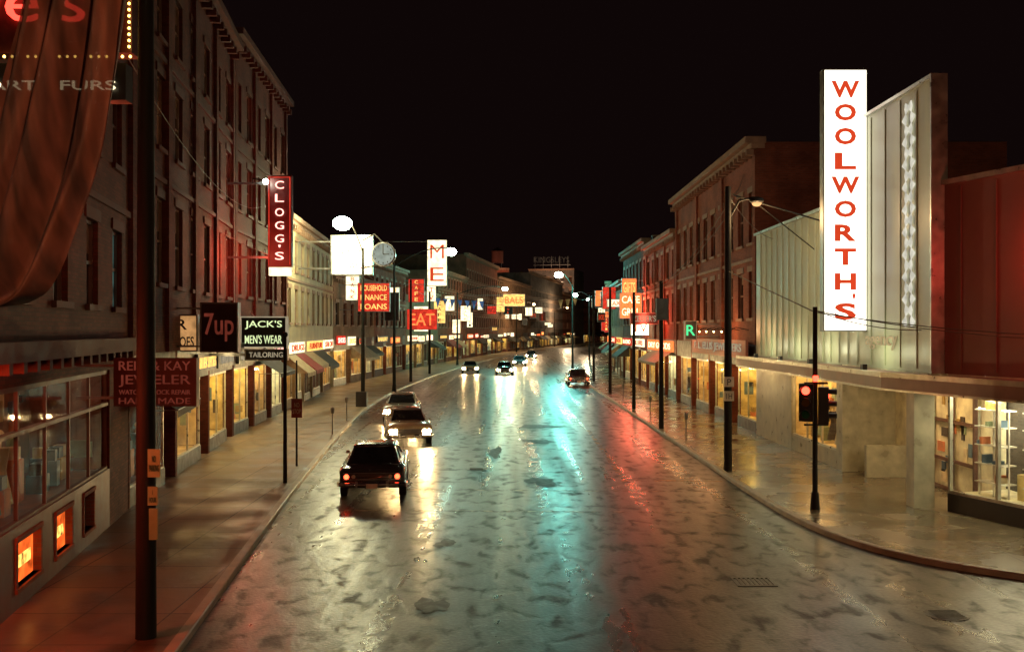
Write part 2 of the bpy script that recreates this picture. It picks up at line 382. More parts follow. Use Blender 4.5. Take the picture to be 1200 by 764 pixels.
def shop(g, a0, a1, z0=0.65, z1=3.3, kind='warm', top=4.2, goods=True, wall=None, riser=True, D=1.35, mull=None):
    wall = wall or BLACK; mull = mull or ALU
    li = {'warm': E_WARM, 'cool': E_COOL, 'dim': E_DIM, 'yellow': E_YEL}[kind]
    bk = {'warm': INTW, 'cool': INTC, 'dim': INTD, 'yellow': INTW}[kind]
    if riser: g.box('stall_riser', wall, a0, a1, 0.02, 0.25, 0.0, z0)
    g.box('shop_floor', bk, a0, a1, 0.26, D, z0-0.12, z0-0.02)
    g.box('shop_back_wall', bk, a0, a1, D, 2.25, 0.0, z1+0.2)
    g.box('shop_side_lining', bk, a0, a0+0.03, 0.2, D-0.01, z0, z1); g.box('shop_side_lining', bk, a1-0.03, a1, 0.2, D-0.01, z0, z1)
    g.box('fascia', wall, a0, a1, 0.0, 0.3, z1, top)
    g.box('shop_ceiling', bk, a0, a1, 0.3, D, z1+0.1, z1+0.3)
    n = max(1, int((a1-a0)/1.6))
    for i in range(n):
        c = a0+(a1-a0)*(i+0.5)/n
        g.box('ceiling_lights', li, c-0.5, c+0.5, 0.4, 0.8, z1+0.02, z1+0.08)
    g.pane('glass', GLASS, a0, a1, 0.1, z0, z1)
    m = max(1, round((a1-a0)/1.9))
    for i in range(m+1):
        c = a0+(a1-a0)*i/m
        g.box('mullions', mull, c-0.03, c+0.03, 0.07, 0.14, z0, z1)
    g.box('mullions', mull, a0, a1, 0.05, 0.16, z0-0.002, z0+0.06); g.box('mullions', mull, a0, a1, 0.05, 0.16, z1-0.1, z1+0.002)
    if goods:
        x = a0+0.25
        while x < a1-0.35:
            w = random.uniform(0.18, 0.5); h = random.uniform(0.3, 1.5); d = random.uniform(0.5, 0.95); mt = random.choice(GOODS)
            if random.random() < 0.45:
                zc = z0+0.75
                g.cyl('display_goods', mt, (x+w/2,d,z0+0.1), (x+w/2,d,zc), 0.26, 0.13, 10)
                g.cyl('display_goods', mt, (x+w/2,d,zc), (x+w/2,d,zc+0.45), 0.13, 0.2, 10)
                g.sph('display_goods', GOODS[1], (x+w/2,d,zc+0.68), 0.11, 1.2, 10, 6)
                g.cyl('display_goods', GOODS[1], (x+w/2,d,zc+0.45), (x+w/2,d,zc+0.6), 0.05, 0.05, 8)
            else:
                g.box('display_goods', mt, x, x+w, d, d+0.35, z0-0.02, z0+h*0.6)
                g.box('display_goods', random.choice(GOODS), x+0.04, x+w-0.04, d+0.05, d+0.3, z0+h*0.6, z0+h*0.6+0.25)
            x += w+random.uniform(0.2, 0.7)
        for _ in range(int((a1-a0)*2)):
            c = random.uniform(a0+0.1, a1-0.6); zz = random.uniform(z0+0.5, z1-0.7)
            g.box('shelf_display', random.choice(GOODS), c, c+random.uniform(.15,.6), D-0.1, D-0.005, zz, zz+random.uniform(.15,.6))
        for _ in range(2):
            zz = random.uniform(z0+0.2, z1-0.9); dd = random.uniform(.3,.7)
            g.box('window_cards', random.choice(GOODS), a1-0.045, a1-0.031, dd, dd+random.uniform(.2,.5), zz, zz+random.uniform(.3,.7))

def building(name, p0, p1, side, depth, H, wall, rows, pitch=2.6, ww=1.1, trim=None, frame_m=None,
             shops=True, shop_top=4.4, kinds=('warm','cool','yellow','dim'), lit=0.08, dim=0.15, cornice=0.5, pilaster=0, spec_lit=None, shopz1=3.3, vary=False):
    M, L, out = frame(p0, p1, side)
    g = Grp(name, M=M, loc=(p0[0], p0[1], 0)); g.out = out; g.L = L
    trim = trim or STONE; frame_m = frame_m or WFRAME
    T = 0.3
    z = shop_top
    for ri, (z0, z1) in enumerate(rows):
        g.box('walls', wall, 0, L, 0, T, z, z0)
        n = max(1, int(L/pitch)); ww_ = min(ww, L/n*0.7)
        cs = [L*(i+0.5)/n for i in range(n)]
        edges = [0] + [e for c in cs for e in (c-ww_/2, c+ww_/2)] + [L]
        for i in range(0, len(edges), 2): g.box('walls', wall, edges[i], edges[i+1], 0, T, z0, z1)
        for i, c in enumerate(cs):
            a, b = c-ww_/2, c+ww_/2
            r = random.random(); wm = WLIT if r < lit else (WDIM if r < lit+dim else WDARK)
            if spec_lit and (ri, i) in spec_lit: wm = spec_lit[(ri, i)]
            zm = (z0+z1)/2
            g.box('window_glass', wm, a, b, 0.2, 0.23, z0, z1)
            for q in (a+0.04, b-0.04): g.box('window_frames', frame_m, q-0.04, q+0.04, 0.12, 0.2, z0, z1)
            g.box('window_frames', frame_m, a+0.08, b-0.08, 0.13, 0.2, zm-0.04, zm+0.04)
            g.box('window_frames', frame_m, a+0.08, b-0.08, 0.13, 0.2, z1-0.08, z1)
            g.box('window_frames', frame_m, c-0.02, c+0.02, 0.14, 0.2, z0, zm-0.04)
            if random.random() < 0.4: g.box('window_blinds', WFRAMEL, a+0.08, b-0.08, 0.185, 0.197, z1-0.08-random.uniform(.3,1.0), z1-0.08)
            g.box('sills', trim, a-0.12, b+0.12, -0.1, 0.1, z0-0.14, z0)
            g.box('lintels', trim, a-0.15, b+0.15, -0.04, 0.05, z1, z1+0.28)
        if ri < len(rows)-1: g.box('string_course', trim, -0.02, L+0.02, -0.08, 0.02, z1+0.5, z1+0.66)
        z = z1
    g.box('walls', wall, 0, L, 0, T, z, H)
    if pilaster:
        k = int(L/pilaster)
        for i in range(k+1):
            c = 0.25+(L-0.5)*i/max(1, k)
            g.box('pilasters', wall, c-0.25, c+0.25, -0.12, -0.002, shop_top, H-0.6)
    if cornice:
        g.box('cornice', trim, -0.05, L+0.05, -cornice*0.5, 0.35, H-0.55, H-0.3)
        g.box('cornice', trim, -0.1, L+0.1, -cornice, 0.4, H-0.298, H)
        q = 0.3
        while q < L-0.2:
            g.box('cornice_brackets', trim, q-0.1, q+0.1, -cornice*0.8, -0.01, H-0.85, H-0.56); q += 0.9
    g.box('core', wall, 0.002, L-0.002, T, depth, shop_top, H-0.25)
    g.box('core', wall, 0.002, L-0.002, 2.25, depth, 0, shop_top)
    g.box('roof', ROOFM, 0.1, L-0.1, T+0.1, depth-0.1, H-0.25, H-0.2)
    if random.random() < 0.7:
        c = L*random.uniform(.3,.7); g.box('chimney', wall, c-.4, c+.4, 2, 2.8, H-0.2, H+1.1); g.box('chimney_cap', trim, c-.47, c+.47, 1.93, 2.87, H+1.102, H+1.22)
    if shops:
        if vary:
            cuts = [0]
            while cuts[-1] < L-7: cuts.append(cuts[-1]+random.uniform(3.8, 7.5))
            cuts.append(L)
        else:
            nb = max(1, round(L/5.5)); cuts = [L*i/nb for i in range(nb+1)]
        for i in range(len(cuts)-1):
            a0, a1 = cuts[i], cuts[i+1]
            g.box('piers', wall, a0, a0+0.16, 0, 2.25, 0, shop_top); g.box('piers', wall, a1-0.16, a1, 0, 2.25, 0, shop_top)
            kd = kinds[i % len(kinds)]
            if vary: kd = random.choice(['dim','dim','warm','warm','yellow','cool'])
            ex = a0+0.16+(a1-a0-0.32)*0.75
            shop(g, a0+0.16, ex, kind=kd, top=shop_top, z1=shopz1, wall=random.choice([BLACK, wall, STONED]) if vary else None, z0=random.uniform(.5,.9) if vary else .65)
            g.box('door_recess_wall', INTW if kd != 'dim' else INTD, ex, a1-0.16, 1.36, 2.25, 0, shop_top-0.2)
            g.box('doors', WFRAME, ex+0.2, a1-0.3, 1.28, 1.35, 0.13, 2.3)
            g.box('door_glass', WLIT if kd != 'dim' else WDIM, ex+0.32, a1-0.42, 1.25, 1.27, 0.5, 2.1)
            g.box('fascia', BLACK, ex, a1-0.16, 0.0, 0.3, shopz1, shop_top)
            g.box('door_soffit', INTC, ex, a1-0.16, 0.3, 1.36, shopz1, shopz1+0.1)
            g.box('ceiling_lights', E_WARM if kd != 'dim' else E_DIM, ex+0.3, ex+0.7, 0.6, 0.9, shopz1-0.05, shopz1-0.002)
            if vary and random.random() < 0.5:
                mt = random.choice([AW1, AW2, AW3, AW3]); dp = random.uniform(1.0,1.7); zt = 3.5; zb = random.uniform(2.4,2.7); x0_, x1_ = a0+0.1, a1-0.1
                g.add('awning_canvas', mt, [(x0_,-0.03,zt),(x1_,-0.03,zt),(x1_,-dp,zb),(x0_,-dp,zb),(x0_,-dp,zb-0.25),(x1_,-dp,zb-0.25),(x0_,-0.03,zb),(x1_,-0.03,zb)], [(0,1,2,3),(3,2,5,4),(0,3,6),(1,7,2)])
    return g

def fascia_sign(g, M, a0, a1, z0, z1, mat_bg, mat_t, txt, out, proud=0.06):
    g.box('sign_board', mat_bg, a0, a1, -proud-0.08, -proud+0.05, z0, z1)
    c = M @ Vector(((a0+a1)/2, -proud-0.1, (z0+z1)/2))
    g.text('sign_letters', mat_t, txt, c, out, (a1-a0)*0.88, (z1-z0)*0.6, bold=0.01)

def L1(y): return (-5.53-0.188*y, y)
def L2(y): return (-10.1-0.065*y, y)
g = building('brick_jewellery_store_building', L1(8), L1(27.2), 1, 14, 19, BR_DARK, [(5.7,7.7),(9.4,11.6),(13,15.2)], pitch=2.5, ww=1.15, trim=STONED,
             shops=False, lit=0.0, dim=0.08, spec_lit={(0,6): WBLUE})
M = g.M; L = g.L; ay = lambda y: (y-8)/ (27.2-8) * L
g.box('piers', BR_DARK, 0, ay(16.0), 0, 2.25, 0, 4.4)
g.box('piers', BR_DARK, ay(24.9), L, 0, 2.25, 0, 4.4)
a0, a1 = ay(16.0), ay(24.9)
TIMB = surf('painted_timber', (0.14, 0.05, 0.035), 0.5)
g.box('stall_riser', TIMB, a0, a1, 0.0, 0.3, 0, 0.5); g.box('stall_riser', TIMB, a0, a1, 0.0, 0.3, 1.35, 1.6)
GLOWR = emis('basement_glow', (1.0, 0.14, 0.02), 1.8, 0.75, 2.5, sample=True)
GLOWY = emis('basement_bulb_glow', (1.0, 0.5, 0.1), 3, 0.9, 6)
ys = [16.0,17.4,18.9,19.9,21.2,22.2,23.2,24.9]
for i in range(0, 8, 2): g.box('stall_riser', TIMB, ay(ys[i]), ay(ys[i+1]), 0.0, 0.3, 0.5, 1.35)
for y0, y1 in ((17.4,18.9),(19.9,21.2),(22.2,23.2)):
    if y0 < 22:
        g.box('basement_windows', GLOWR, ay(y0), ay(y1), 0.12, 0.18, 0.5, 1.35)
        g.box('basement_bulbs', GLOWY, ay(y0)+0.3, ay(y1)-0.3, 0.09, 0.11, 0.78, 1.0)
    else: g.box('basement_windows', WDARK, ay(y0), ay(y1), 0.2, 0.28, 0.5, 1.35)
    for e in (0.0, 1.0):
        q = ay(y0)+(ay(y1)-ay(y0))*e; g.box('basement_window_frames', BR_RED, q-0.05, q+0.05, -0.03, 0.16, 0.5, 1.33)
    g.box('basement_window_frames', BR_RED, ay(y0)-.05, ay(y1)+.05, -0.05, 0.16, 1.33, 1.42); g.box('basement_window_frames', BR_RED, ay(y0)-.05, ay(y1)+.05, -0.05, 0.16, 0.42, 0.5)
shop(g, a0, a1, z0=1.6, z1=4.1, kind='dim', top=5.0, wall=BR_DARK, riser=False, D=1.9, mull=WFRAME)
g.box('transom_bar', WFRAME, a0, a1, 0.03, 0.17, 3.2, 3.28)
g.box('shop_cornice', STONED, 0, L, -0.35, -0.001, 4.55, 4.9)
for q in range(24): g.box('dentils', STONED, 0.2+q*0.8, 0.4+q*0.8, -0.3, -0.002, 4.35, 4.548)
g.cyl('added_neon_tube', E_RED, (ay(9),-0.42,4.45), (ay(14.5),-0.42,4.45), 0.03, seg=6)  # tube added out of view as carrier for the red light
lamp_light(g,'neon_and_fill_glow',(-7.9,14.0,3.9),(1,0.09,0.03),380,0.4)  # red light added to redden the near sidewalk and wall
lamp_light(g,'neon_and_fill_glow',(-7.9,20,8.6),(1,0.12,0.05),40,0.6)  # weaker red light added for the upper wall
g.done()

g = building('brick_commercial_building', L1(27.3), L2(46), 1, 14, 18.5, BR_DARK, [(6.6,9.3),(10.9,13.2),(14.4,16.4)], pitch=2.5, ww=1.2, trim=STONED, frame_m=WFRAMEL,
             kinds=('dim','warm','yellow','warm'), lit=0.0, dim=0.1, pilaster=4.6)
M = g.M; out = g.out
fascia_sign(g, M, 0.6, 5.0, 3.6, 4.2, BLACK, E_DIMTXT, 'REID & KAY', out)
fascia_sign(g, M, 9.5, 13.5, 3.5, 4.2, BLACK, E_YELS, 'RILEY SHOES', out)
fascia_sign(g, M, 14, 18.3, 3.5, 4.2, BLACK, E_DIMW, 'TAILORING', out)
g.done()
g = building('tall_brick_building', L2(46.1), L2(61), 1, 14, 19.3, BR_DARK, [(6.8,9.3),(10.9,13.2),(14.6,17.0)], pitch=2.4, ww=1.15, trim=STONED, frame_m=WFRAMEL,
             kinds=('yellow','warm','cool'), lit=0.0, dim=0.15, pilaster=4.8)
fascia_sign(g, g.M, 0.6, 6.8, 3.5, 4.2, BLACK, E_DIMW, "MEN'S WEAR", g.out)
fascia_sign(g, g.M, 7.6, 14.4, 3.5, 4.2, BLACK, E_PINK, "CLOGG'S", g.out)
g.done()
g = building('cream_commercial_building', L2(61.1), L2(86), 1, 14, 12.4, PLASTER, [(5.6,7.8),(9.0,11.0)], pitch=2.5, ww=1.2, trim=STONE, frame_m=WFRAMEL,
             kinds=('warm','cool','yellow','warm'), lit=0.35, dim=0.2, vary=True)
fascia_sign(g, g.M, 1, 7, 3.6, 4.3, E_WHITES, E_REDL, "DRUGS", g.out); fascia_sign(g, g.M, 9, 17, 3.6, 4.3, E_YELS, E_REDL, "FURNITURE", g.out)
fascia_sign(g, g.M, 18, 24, 3.6, 4.3, E_WHITES, E_REDL, "STAR CAFE", g.out)
g.done()
leftrow = [((-15.7,86.2),(-14.6,104),10.2,BR_TAN),((-14.6,104.1),(-13.4,124),12.6,BR_RED),((-13.4,124.1),(-11.2,148),10.5,BR_TAN),((-11.2,148.2),(-8.2,176),14.5,BR_RED),
           ((-8.2,176.2),(-3.2,215),19,BR_RED),((-3.2,215.2),(5,265),17,BR_TAN),((5,265.3),(17,330),21,BR_GREY),((17,330.3),(42,430),18,BR_RED)]
for i,(p0,p1,H,w) in enumerate(leftrow):
    rows = [(5.6,7.6)] + ([(8.8,10.8)] if H > 12 else []) + ([(11.8,13.4)] if H > 14.2 else []) + ([(14.4,16)] if H > 16.5 else [])
    g = building('commercial_building', p0, p1, 1, 14, H, w, rows, pitch=2.7, ww=1.2, lit=0.15, dim=0.25, vary=True)
    a = 1.0
    for txt in random.sample(['SHOES','CAFE','DRUGS','GRILL','HARDWARE','THEATRE','LOANS','BAKERY'], 4):
        w_ = random.uniform(2.5,6.5); zz = random.uniform(3.55,3.8)
        if a+w_ > g.L-0.5: break
        fascia_sign(g, g.M, a, a+w_, zz, zz+random.uniform(.4,.9), random.choice([E_WHITES,E_WHITES,BLACK,BLACK,E_REDB,E_ORNG]), random.choice([E_REDL,E_YELS,E_WHITES,E_PINK]), txt, g.out); a += w_+random.uniform(.6,3)
    g.done()

XR = 11.8
g = building('brick_three_storey_building', (XR,47.2), (XR,70.3), -1, 12, 14.4, BR_RED, [(5.7,8.0),(9.4,11.9)], pitch=2.3, ww=1.15, trim=STONE, frame_m=WFRAMEL,
             kinds=('yellow','yellow','warm','warm'), lit=0.0, dim=0.08, cornice=0.6, pilaster=6.9)
fascia_sign(g, g.M, 0.8, 15, 3.7, 4.6, surf('sign_board_brown', (0.38,0.10,0.05),0.5), E_DIMW, "F. L. ELLIS JEWELLERS", g.out, 0.3)
for k in range(7):
    g.tube('gooseneck_lamps', POLE, [(1.5+k*2,-0.05,5.1), (1.5+k*2,-0.7,5.25), (1.5+k*2,-0.95,5.1)],0.02,6)
    g.sph('gooseneck_bulbs', E_WARM, (1.5+k*2,-0.97,5.02),0.045,1,8,6)
lamp_light(g,'brick_fill_light',(10.2,52,5.2),(1,.45,.17),160,0.3); lamp_light(g,'brick_fill_light',(10.2,62,5.2),(1,.45,.17),160,0.3)  # point lights added to warm the brick front
g.done()
g = building('brick_department_store_building', (XR,70.5), (XR,86), -1, 12, 12.4, BR_RED, [(5.7,7.8),(9,11)], pitch=2.4, ww=1.1, kinds=('cool','warm','yellow'), lit=0.05, dim=0.2, pilaster=5)
fascia_sign(g, g.M, 1, 14, 3.5, 4.3, E_ORNG, E_WHITES, "DRY GOODS", g.out); g.done()
g = building('brick_commercial_building', (XR,86.2), (XR,104), -1, 12, 13.2, BR_DARK, [(5.7,7.8),(9,11.4)], pitch=2.4, ww=1.1, lit=0.1, dim=0.2, vary=True)
fascia_sign(g, g.M, 1, 9, 3.6, 4.3, E_WHITES, E_REDL, "ZELLERS", g.out); fascia_sign(g, g.M, 10, 17, 3.6, 4.3, E_REDB, E_WHITES, "RADIO", g.out); g.done()
rightrow = [((XR,104.3),(12.6,128),10.5,BR_TAN),((12.6,128.3),(15.6,158),11.5,BR_RED),((15.8,158.4),(23,205),11,BR_TAN),((23.1,205.4),(35,280),12,BR_RED),((35.2,280.4),(58,380),13,BR_TAN)]
for i,(p0,p1,H,w) in enumerate(rightrow):
    rows = [(5.6,7.6)] + ([(8.6,10.2)] if H > 11.2 else [])
    g = building('commercial_building', p0, p1, -1, 12, H, w, rows, pitch=2.7, ww=1.2, lit=0.12, dim=0.2, vary=True)
    fascia_sign(g, g.M, 1, 8, 3.6, 4.3, random.choice([E_YELS,E_WHITES,E_ORNG]), E_REDL, random.choice(['JEWELS','SHOES','HOTEL']), g.out)
    fascia_sign(g, g.M, 10, 17, 3.6, 4.3, random.choice([E_YELS,E_REDB,E_ORNG]), E_WHITES, random.choice(['CAFE','FURS','HATS']), g.out)
    g.done()
g = building('office_block', (6,352), (22,348), 1, 20, 27, BR_GREY, [(5.6,8),(9.6,12),(13.6,16),(17.6,20),(21.6,24)], pitch=2.6, ww=1.3, shops=False, lit=0.1, dim=0.4)
for a in (2,5,8,11,14): g.box('rooftop_sign_frame', STEEL, a, a+0.15, 1, 1.15, 27, 31.5)
g.box('rooftop_sign_frame', STEEL, 1.5,15,0.9,1.0,28.3,28.5); g.text('rooftop_letters', emis('faint_letters',(0.6,0.4,0.25),0.10,0.5), 'KINGSLEYS', (14,347.5,30), (0,-1), 12.5, 2.0)
lamp_light(g,'facade_fill_light',(12,338,22),(1,.6,.35),5000,1.0)  # fill light added in front of the block, no fixture there
g.done()
g = building('office_block', (-16,330), (-1,330), 1, 20, 26, BR_RED, [(5.6,8),(9.6,12),(13.6,16),(17.6,20),(21.6,24)], pitch=2.6, ww=1.3, shops=False, lit=0.12, dim=0.4)
g.cyl('water_tank', STONED, (11,5,28),(11,5,32),2,2,16); g.cyl('water_tank_roof', STONED, (11,5,32),(11,5,33.5),2.1,0.1,16)
for q in ((9.6,3.6),(12.4,3.6),(9.6,6.4),(12.4,6.4)): g.box('tank_legs', STEEL, q[0]-.1,q[0]+.1,q[1]-.1,q[1]+.1,25.8,28)
lamp_light(g,'facade_fill_light',(-8,318,21),(1,.5,.3),6000,1.0)  # fill light added to lift this dark block, without a fixture
g.done()

# --- variety store
XF = 11.7
g = Grp('variety_store_building', loc=(XF,34,0))
M1,La,o1 = frame((XF,33.2),(XF,47.0),-1)
g.M = M1
g.box('siding', PANEL, 0, La, 0.0, 0.3, 3.9, 9.6)
k = 0.0
while k < La: g.box('siding_seams', PANEL, k-0.025, k+0.025, -0.045, -0.001, 3.95, 9.58); k += 0.92
g.box('coping', ALU, 0, La+0.05, -0.12, 0.4, 9.602, 9.72)
g.box('core', BR_GREY, -12.7, La, 2.3, 16, 0, 9.4); g.box('core', BR_GREY, 0, La, 0.31, 2.295, 3.9, 9.4)
g.box('masonry', MARBLE, La-5.9, La, 0.0, 2.3, 0, 3.9)
g.box('masonry', MARBLE, 1.6, 2.2, 0.0, 2.3, 0, 3.9)
shop(g, 2.2, La-5.9, z0=0.75, z1=3.4, kind='warm', top=3.9, wall=MARBLE)
g.M = Matrix.Identity(4)
g.box('entrance_back_wall', INTC, XF+1.9, XF+2.2, 27.6, 34.8, 0.13, 3.9)
g.box('entrance_side_panel', MARBLE, XF+0.3, XF+1.9, 33.2, 33.4, 0.13, 1.2)
g.box('entrance_soffit', INTC, XF, XF+2.2, 27.6, 34.8, 3.5, 3.9)
g.box('entrance_lights', E_WARM, XF+0.6, XF+1.1, 29.0, 30.0, 3.44, 3.5); g.box('entrance_lights', E_WARM, XF+0.6, XF+1.1, 31.6, 32.6, 3.44, 3.5)
for yy in (28.6,30.1,31.6,33.0):
    g.box('entrance_doors', WFRAME, XF+1.75, XF+1.85, yy-0.06, yy+0.06, 0.13, 3.4)
for zz in (0.2,1.1,2.3,3.3): g.box('entrance_doors', WFRAME, XF+1.76, XF+1.84, 28.6, 33.0, zz-0.05, zz+0.05)
for i in range(26):
    yy = random.uniform(28.7,32.8); zz = random.uniform(0.3,2.8); g.box('interior_displays', random.choice(GOODS), XF+1.86, XF+1.895, yy, yy+random.uniform(.15,.5), zz, zz+random.uniform(.15,.5))
PY0, PY1 = 27.2, 33.2
g.box('pylon', PANEL, XF-0.02, XF+0.28, PY0, PY1, 3.9, 12.1)
k = PY0+1.1
while k < PY1: g.box('pylon_seams', PANEL, XF-0.05, XF-0.021, k-0.02, k+0.02, 4.0, 12.0); k += 1.2
g.box('pylon_trim', ALU, XF-0.12, XF+0.34, PY0-0.08, PY0-0.002, 3.9, 12.2); g.box('pylon_trim', ALU, XF-0.12, XF+0.34, PY0, PY1, 12.102, 12.2)
DIA = emis('ornament_emissive', (1.0,0.95,0.78), 0.8, 0.5, 3)  # reflected brightness put into the ornament as emission; it is no lamp
for i in range(20):
    zc = 5.35+i*0.33; yc = 28.75
    for (dy, ph) in ((-0.2,0),(0.2,1)):
        h = 0.165
        sgn = 0.1 if (i+ph) % 2 else -0.1
        v = [(XF-0.1, yc+dy+sgn-0.17, zc), (XF-0.1, yc+dy, zc-h), (XF-0.1, yc+dy+sgn+0.17, zc), (XF-0.1, yc+dy, zc+h)]
        v += [(p[0]+0.03,p[1],p[2]) for p in v]
        g.add('pylon_ornament', DIA, v, [(0,1,2,3),(4,7,6,5),(0,1,5,4),(1,2,6,5),(2,3,7,6),(3,0,4,7)])
g.text('wall_letters', emis('dim_yellow_letters',(0.8,0.6,0.3),0.7,0.6), "agency", (XF-0.06, 31.0, 4.7), (-1,0), 2.6, 0.42)
C0, C1 = (11.95,27.1), (14.3,20.4)
M2,L2_,o2 = frame(C0, C1, 1)
g.M = M2
g.box('corner_wall', PANELR, 0, L2_, 0, 0.3, 3.9, 9.1)
k = 0.6
while k < L2_: g.box('corner_wall_seams', PANELR, k-0.02, k+0.02, -0.03, -0.001, 4, 9.0); k += 1.2
g.box('corner_coping', ALU, -0.02, L2_, -0.1, 0.4, 9.102, 9.24)
g.box('corner_core', BR_GREY, 0.2, L2_, 2.3, 12, 0, 8.8)
a0, a1 = 0.1, 5.8
g.box('stall_riser', BLACK, a0, a1, 0, 0.25, 0, 0.62)
g.box('window_floor', INTC, a0, a1, 0.25, 2.3, 0.55, 0.62); g.box('window_back', INTC, a0, a1, 2.2, 2.29, 0.62, 3.9)
g.box('window_soffit', INTC, a0, a1, 0, 2.2, 3.4, 3.9)
for c in (0.9,2.3,3.7,5.1): g.box('window_lights', E_COOL, c-0.45, c+0.45, 0.4, 1.2, 3.34, 3.4)
g.pane('window_glass', GLASS, a0, a1, 0.1, 0.62, 3.4)
for c in (0.1,1.75,3.4,5.75): g.box('window_frames', ALU, c-0.04, c+0.04, 0.05, 0.16, 0.62, 3.4)
for zz in (0.66,3.36): g.box('window_frames', ALU, a0, a1, 0.048, 0.162, zz-0.04, zz+0.04)
RACK = surf('white_enamel_rack', (0.8,0.8,0.75), 0.3)
for (r0,r1,d) in ((0.5,1.5,0.7),(2.0,3.1,0.8),(3.7,4.8,0.7)):
    for q in (r0,(r0+r1)/2,r1): g.box('display_racks', RACK, q-0.02, q+0.02, d, d+0.04, 0.62, 3.0)
    for zz in (1.0,1.5,2.0,2.5,2.95):
        g.box('display_racks', RACK, r0, r1, d-0.15, d+0.3, zz-0.015, zz+0.015)
        for _ in range(2):
            q = random.uniform(r0, r1-0.25); g.box('display_goods', random.choice(GOODS), q, q+random.uniform(.06,.18), d-.1, d+.2, zz+0.015, zz+random.uniform(.1,.25))
g.box('display_goods', INTW, 1.6,1.9,0.9,1.3,0.62,1.3)
g.M = Matrix.Identity(4)
g.box('corner_column', MARBLE, XF-0.45, XF+0.12, 27.45, 28.0, 0.13, 3.4)
g.box('entrance_column', MARBLE, XF-0.05, XF+0.5, 34.6, 34.9, 0.13, 3.6)
def ribbon(part, mat, inner, outer, z0, z1):
    secs = []
    for i,o in zip(inner, outer): secs.append([(i[0],i[1],z0),(o[0],o[1],z0),(o[0],o[1],z1),(i[0],i[1],z1)])
    g.loft(part, mat, secs, smooth=False)
inn = [(XF-0.03,47.0),(XF-0.03,34.8),(XF-0.03,27.4),(13.0,24.0),(14.3,20.3)]; outr = [(10.75,47.0),(10.7,34.8),(10.6,28.2),(11.75,23.9),(13.1,19.9)]
CANR = surf('canopy_red_grey', (0.34,0.2,0.16), 0.45, var=0.2, nscale=1.5)
ribbon('canopy', CANR, inn, outr, 3.42, 3.86)
outr2 = [(o[0]-0.03,o[1]-0.01) for o in outr]; outr3 = [(o[0]-0.001,o[1]) for o in outr]
ribbon('canopy_edge', ALU, outr3, outr2, 3.76, 3.9); ribbon('canopy_edge', ALU, outr3, outr2, 3.38, 3.44)
CANL = emis('canopy_light', (1.0,0.76,0.36), 75, sample=True)
for (x,y) in ((11.2,44),(11.2,40),(11.2,36),(11.15,32),(11.2,29),(11.8,26),(12.5,24),(13.1,22)):
    g.cyl('canopy_downlights', CANL, (x,y,3.40),(x,y,3.42),0.10,seg=14,smooth=False)
for yy in (30.5,36,40,44):  # boxes and lamps added on the canopy to brighten the siding
    g.box('added_flood_boxes', BLACK, 10.86,11.0,yy-0.12,yy+0.12,3.87,4.05)
    lamp_light(g,'siding_fill_light',(10.9,yy,4.4),(.95,1.0,.62),26,0.15)
g.done()
g = Grp('vertical_lit_sign', loc=(11,32.4,5))
g.box('face', E_WHITE, 10.28, 11.66, 32.3, 32.62, 5.1, 13.65)
g.box('casing', STEEL, 10.24, 10.278, 32.27, 32.65, 5.06, 13.69); g.box('casing', STEEL, 11.662, 11.7, 32.27, 32.65, 5.06, 13.69)
g.box('casing', STEEL, 10.278, 11.662, 32.27, 32.65, 13.652, 13.69); g.box('casing', STEEL, 10.278, 11.662, 32.27, 32.65, 5.06, 5.098)
for k_, v_ in zip("WOOLWORTHS", (105,132,160,189,217,245,273,301,330,365)):
    w_ = 0.92 if k_ == 'W' else 0.70
    g.text('letter_'+k_.lower(), E_REDL, k_, (10.97, 32.285, 5.1+(387-v_)/1150*32.3), (0,-1), w_, 0.55, bold=0.035, ext=0.01)
g.text('apostrophe', E_REDL, "'", (11.25,32.285,5.1+(387-347)/1150*32.3), (0,-1), 0.09, 0.16, bold=0.02)
g.done()
g = Grp('added_offscreen_neon', loc=(12.6,22.6,7))  # made-up sign just outside the view, carries a red light for the corner wall
g.box('casing', BLACK, 12.35,12.5,21.6,22.5,5.6,8.6); g.cyl('added_neon_tube', E_RED, (12.42,22.55,5.8),(12.42,22.55,8.4),0.04,seg=8); g.box('bracket', STEEL, 12.5,13.6,22.2,22.26,7,7.06)
lamp_light(g,'neon_and_fill_glow',(12.4,22.9,7.0),(1,0.07,0.05),110,0.3); g.done()

# ------------------------------------------------------------------ street lamps & poles
def street_lamp(x, y, h, hx, hy, hz, col=(0.6,1.0,0.85), power=3000, r=0.14, name='street_lamp', box=False, R=0.34, mat=None):
    g = Grp(name, loc=(x,y,0))
    g.cyl('base', POLE, (x,y,0.1),(x,y,0.7),0.2,0.15); g.cyl('pole', POLE, (x,y,0.7),(x,y,h),r,r*0.6)
    top = Vector((x,y,h-0.3)); e = Vector((hx,hy,hz+R*0.7)); pts = []
    for i in range(7):
        t = i/6; p = top.lerp(e, t); p.z += math.sin(t*math.pi)*0.5; pts.append(p)
    g.tube('arm', POLE, pts, 0.045)
    g.cyl('luminaire_cap', STEEL, (hx,hy,hz+R*0.62),(hx,hy,hz+R*0.9),R*0.45,0.06,16)
    g.sph('globe', mat or E_LAMP, (hx,hy,hz), R, 0.72)
    lamp_light(g, 'lamp_light', (hx,hy,hz-R*0.72-0.2), col, power, 0.18)
    if box: g.box('litter_bin', BLACK, x-0.35,x+0.35,y-0.75,y-0.22,0.13,1.1)
    g.done()
E_SOD = emis('lamp_warm', (1,.6,.25), 20)
street_lamp(-9.8,64.5,10.5,-10.8,62.5,11.9, col=(1.0,0.88,0.42), power=2300, box=True, R=0.62)
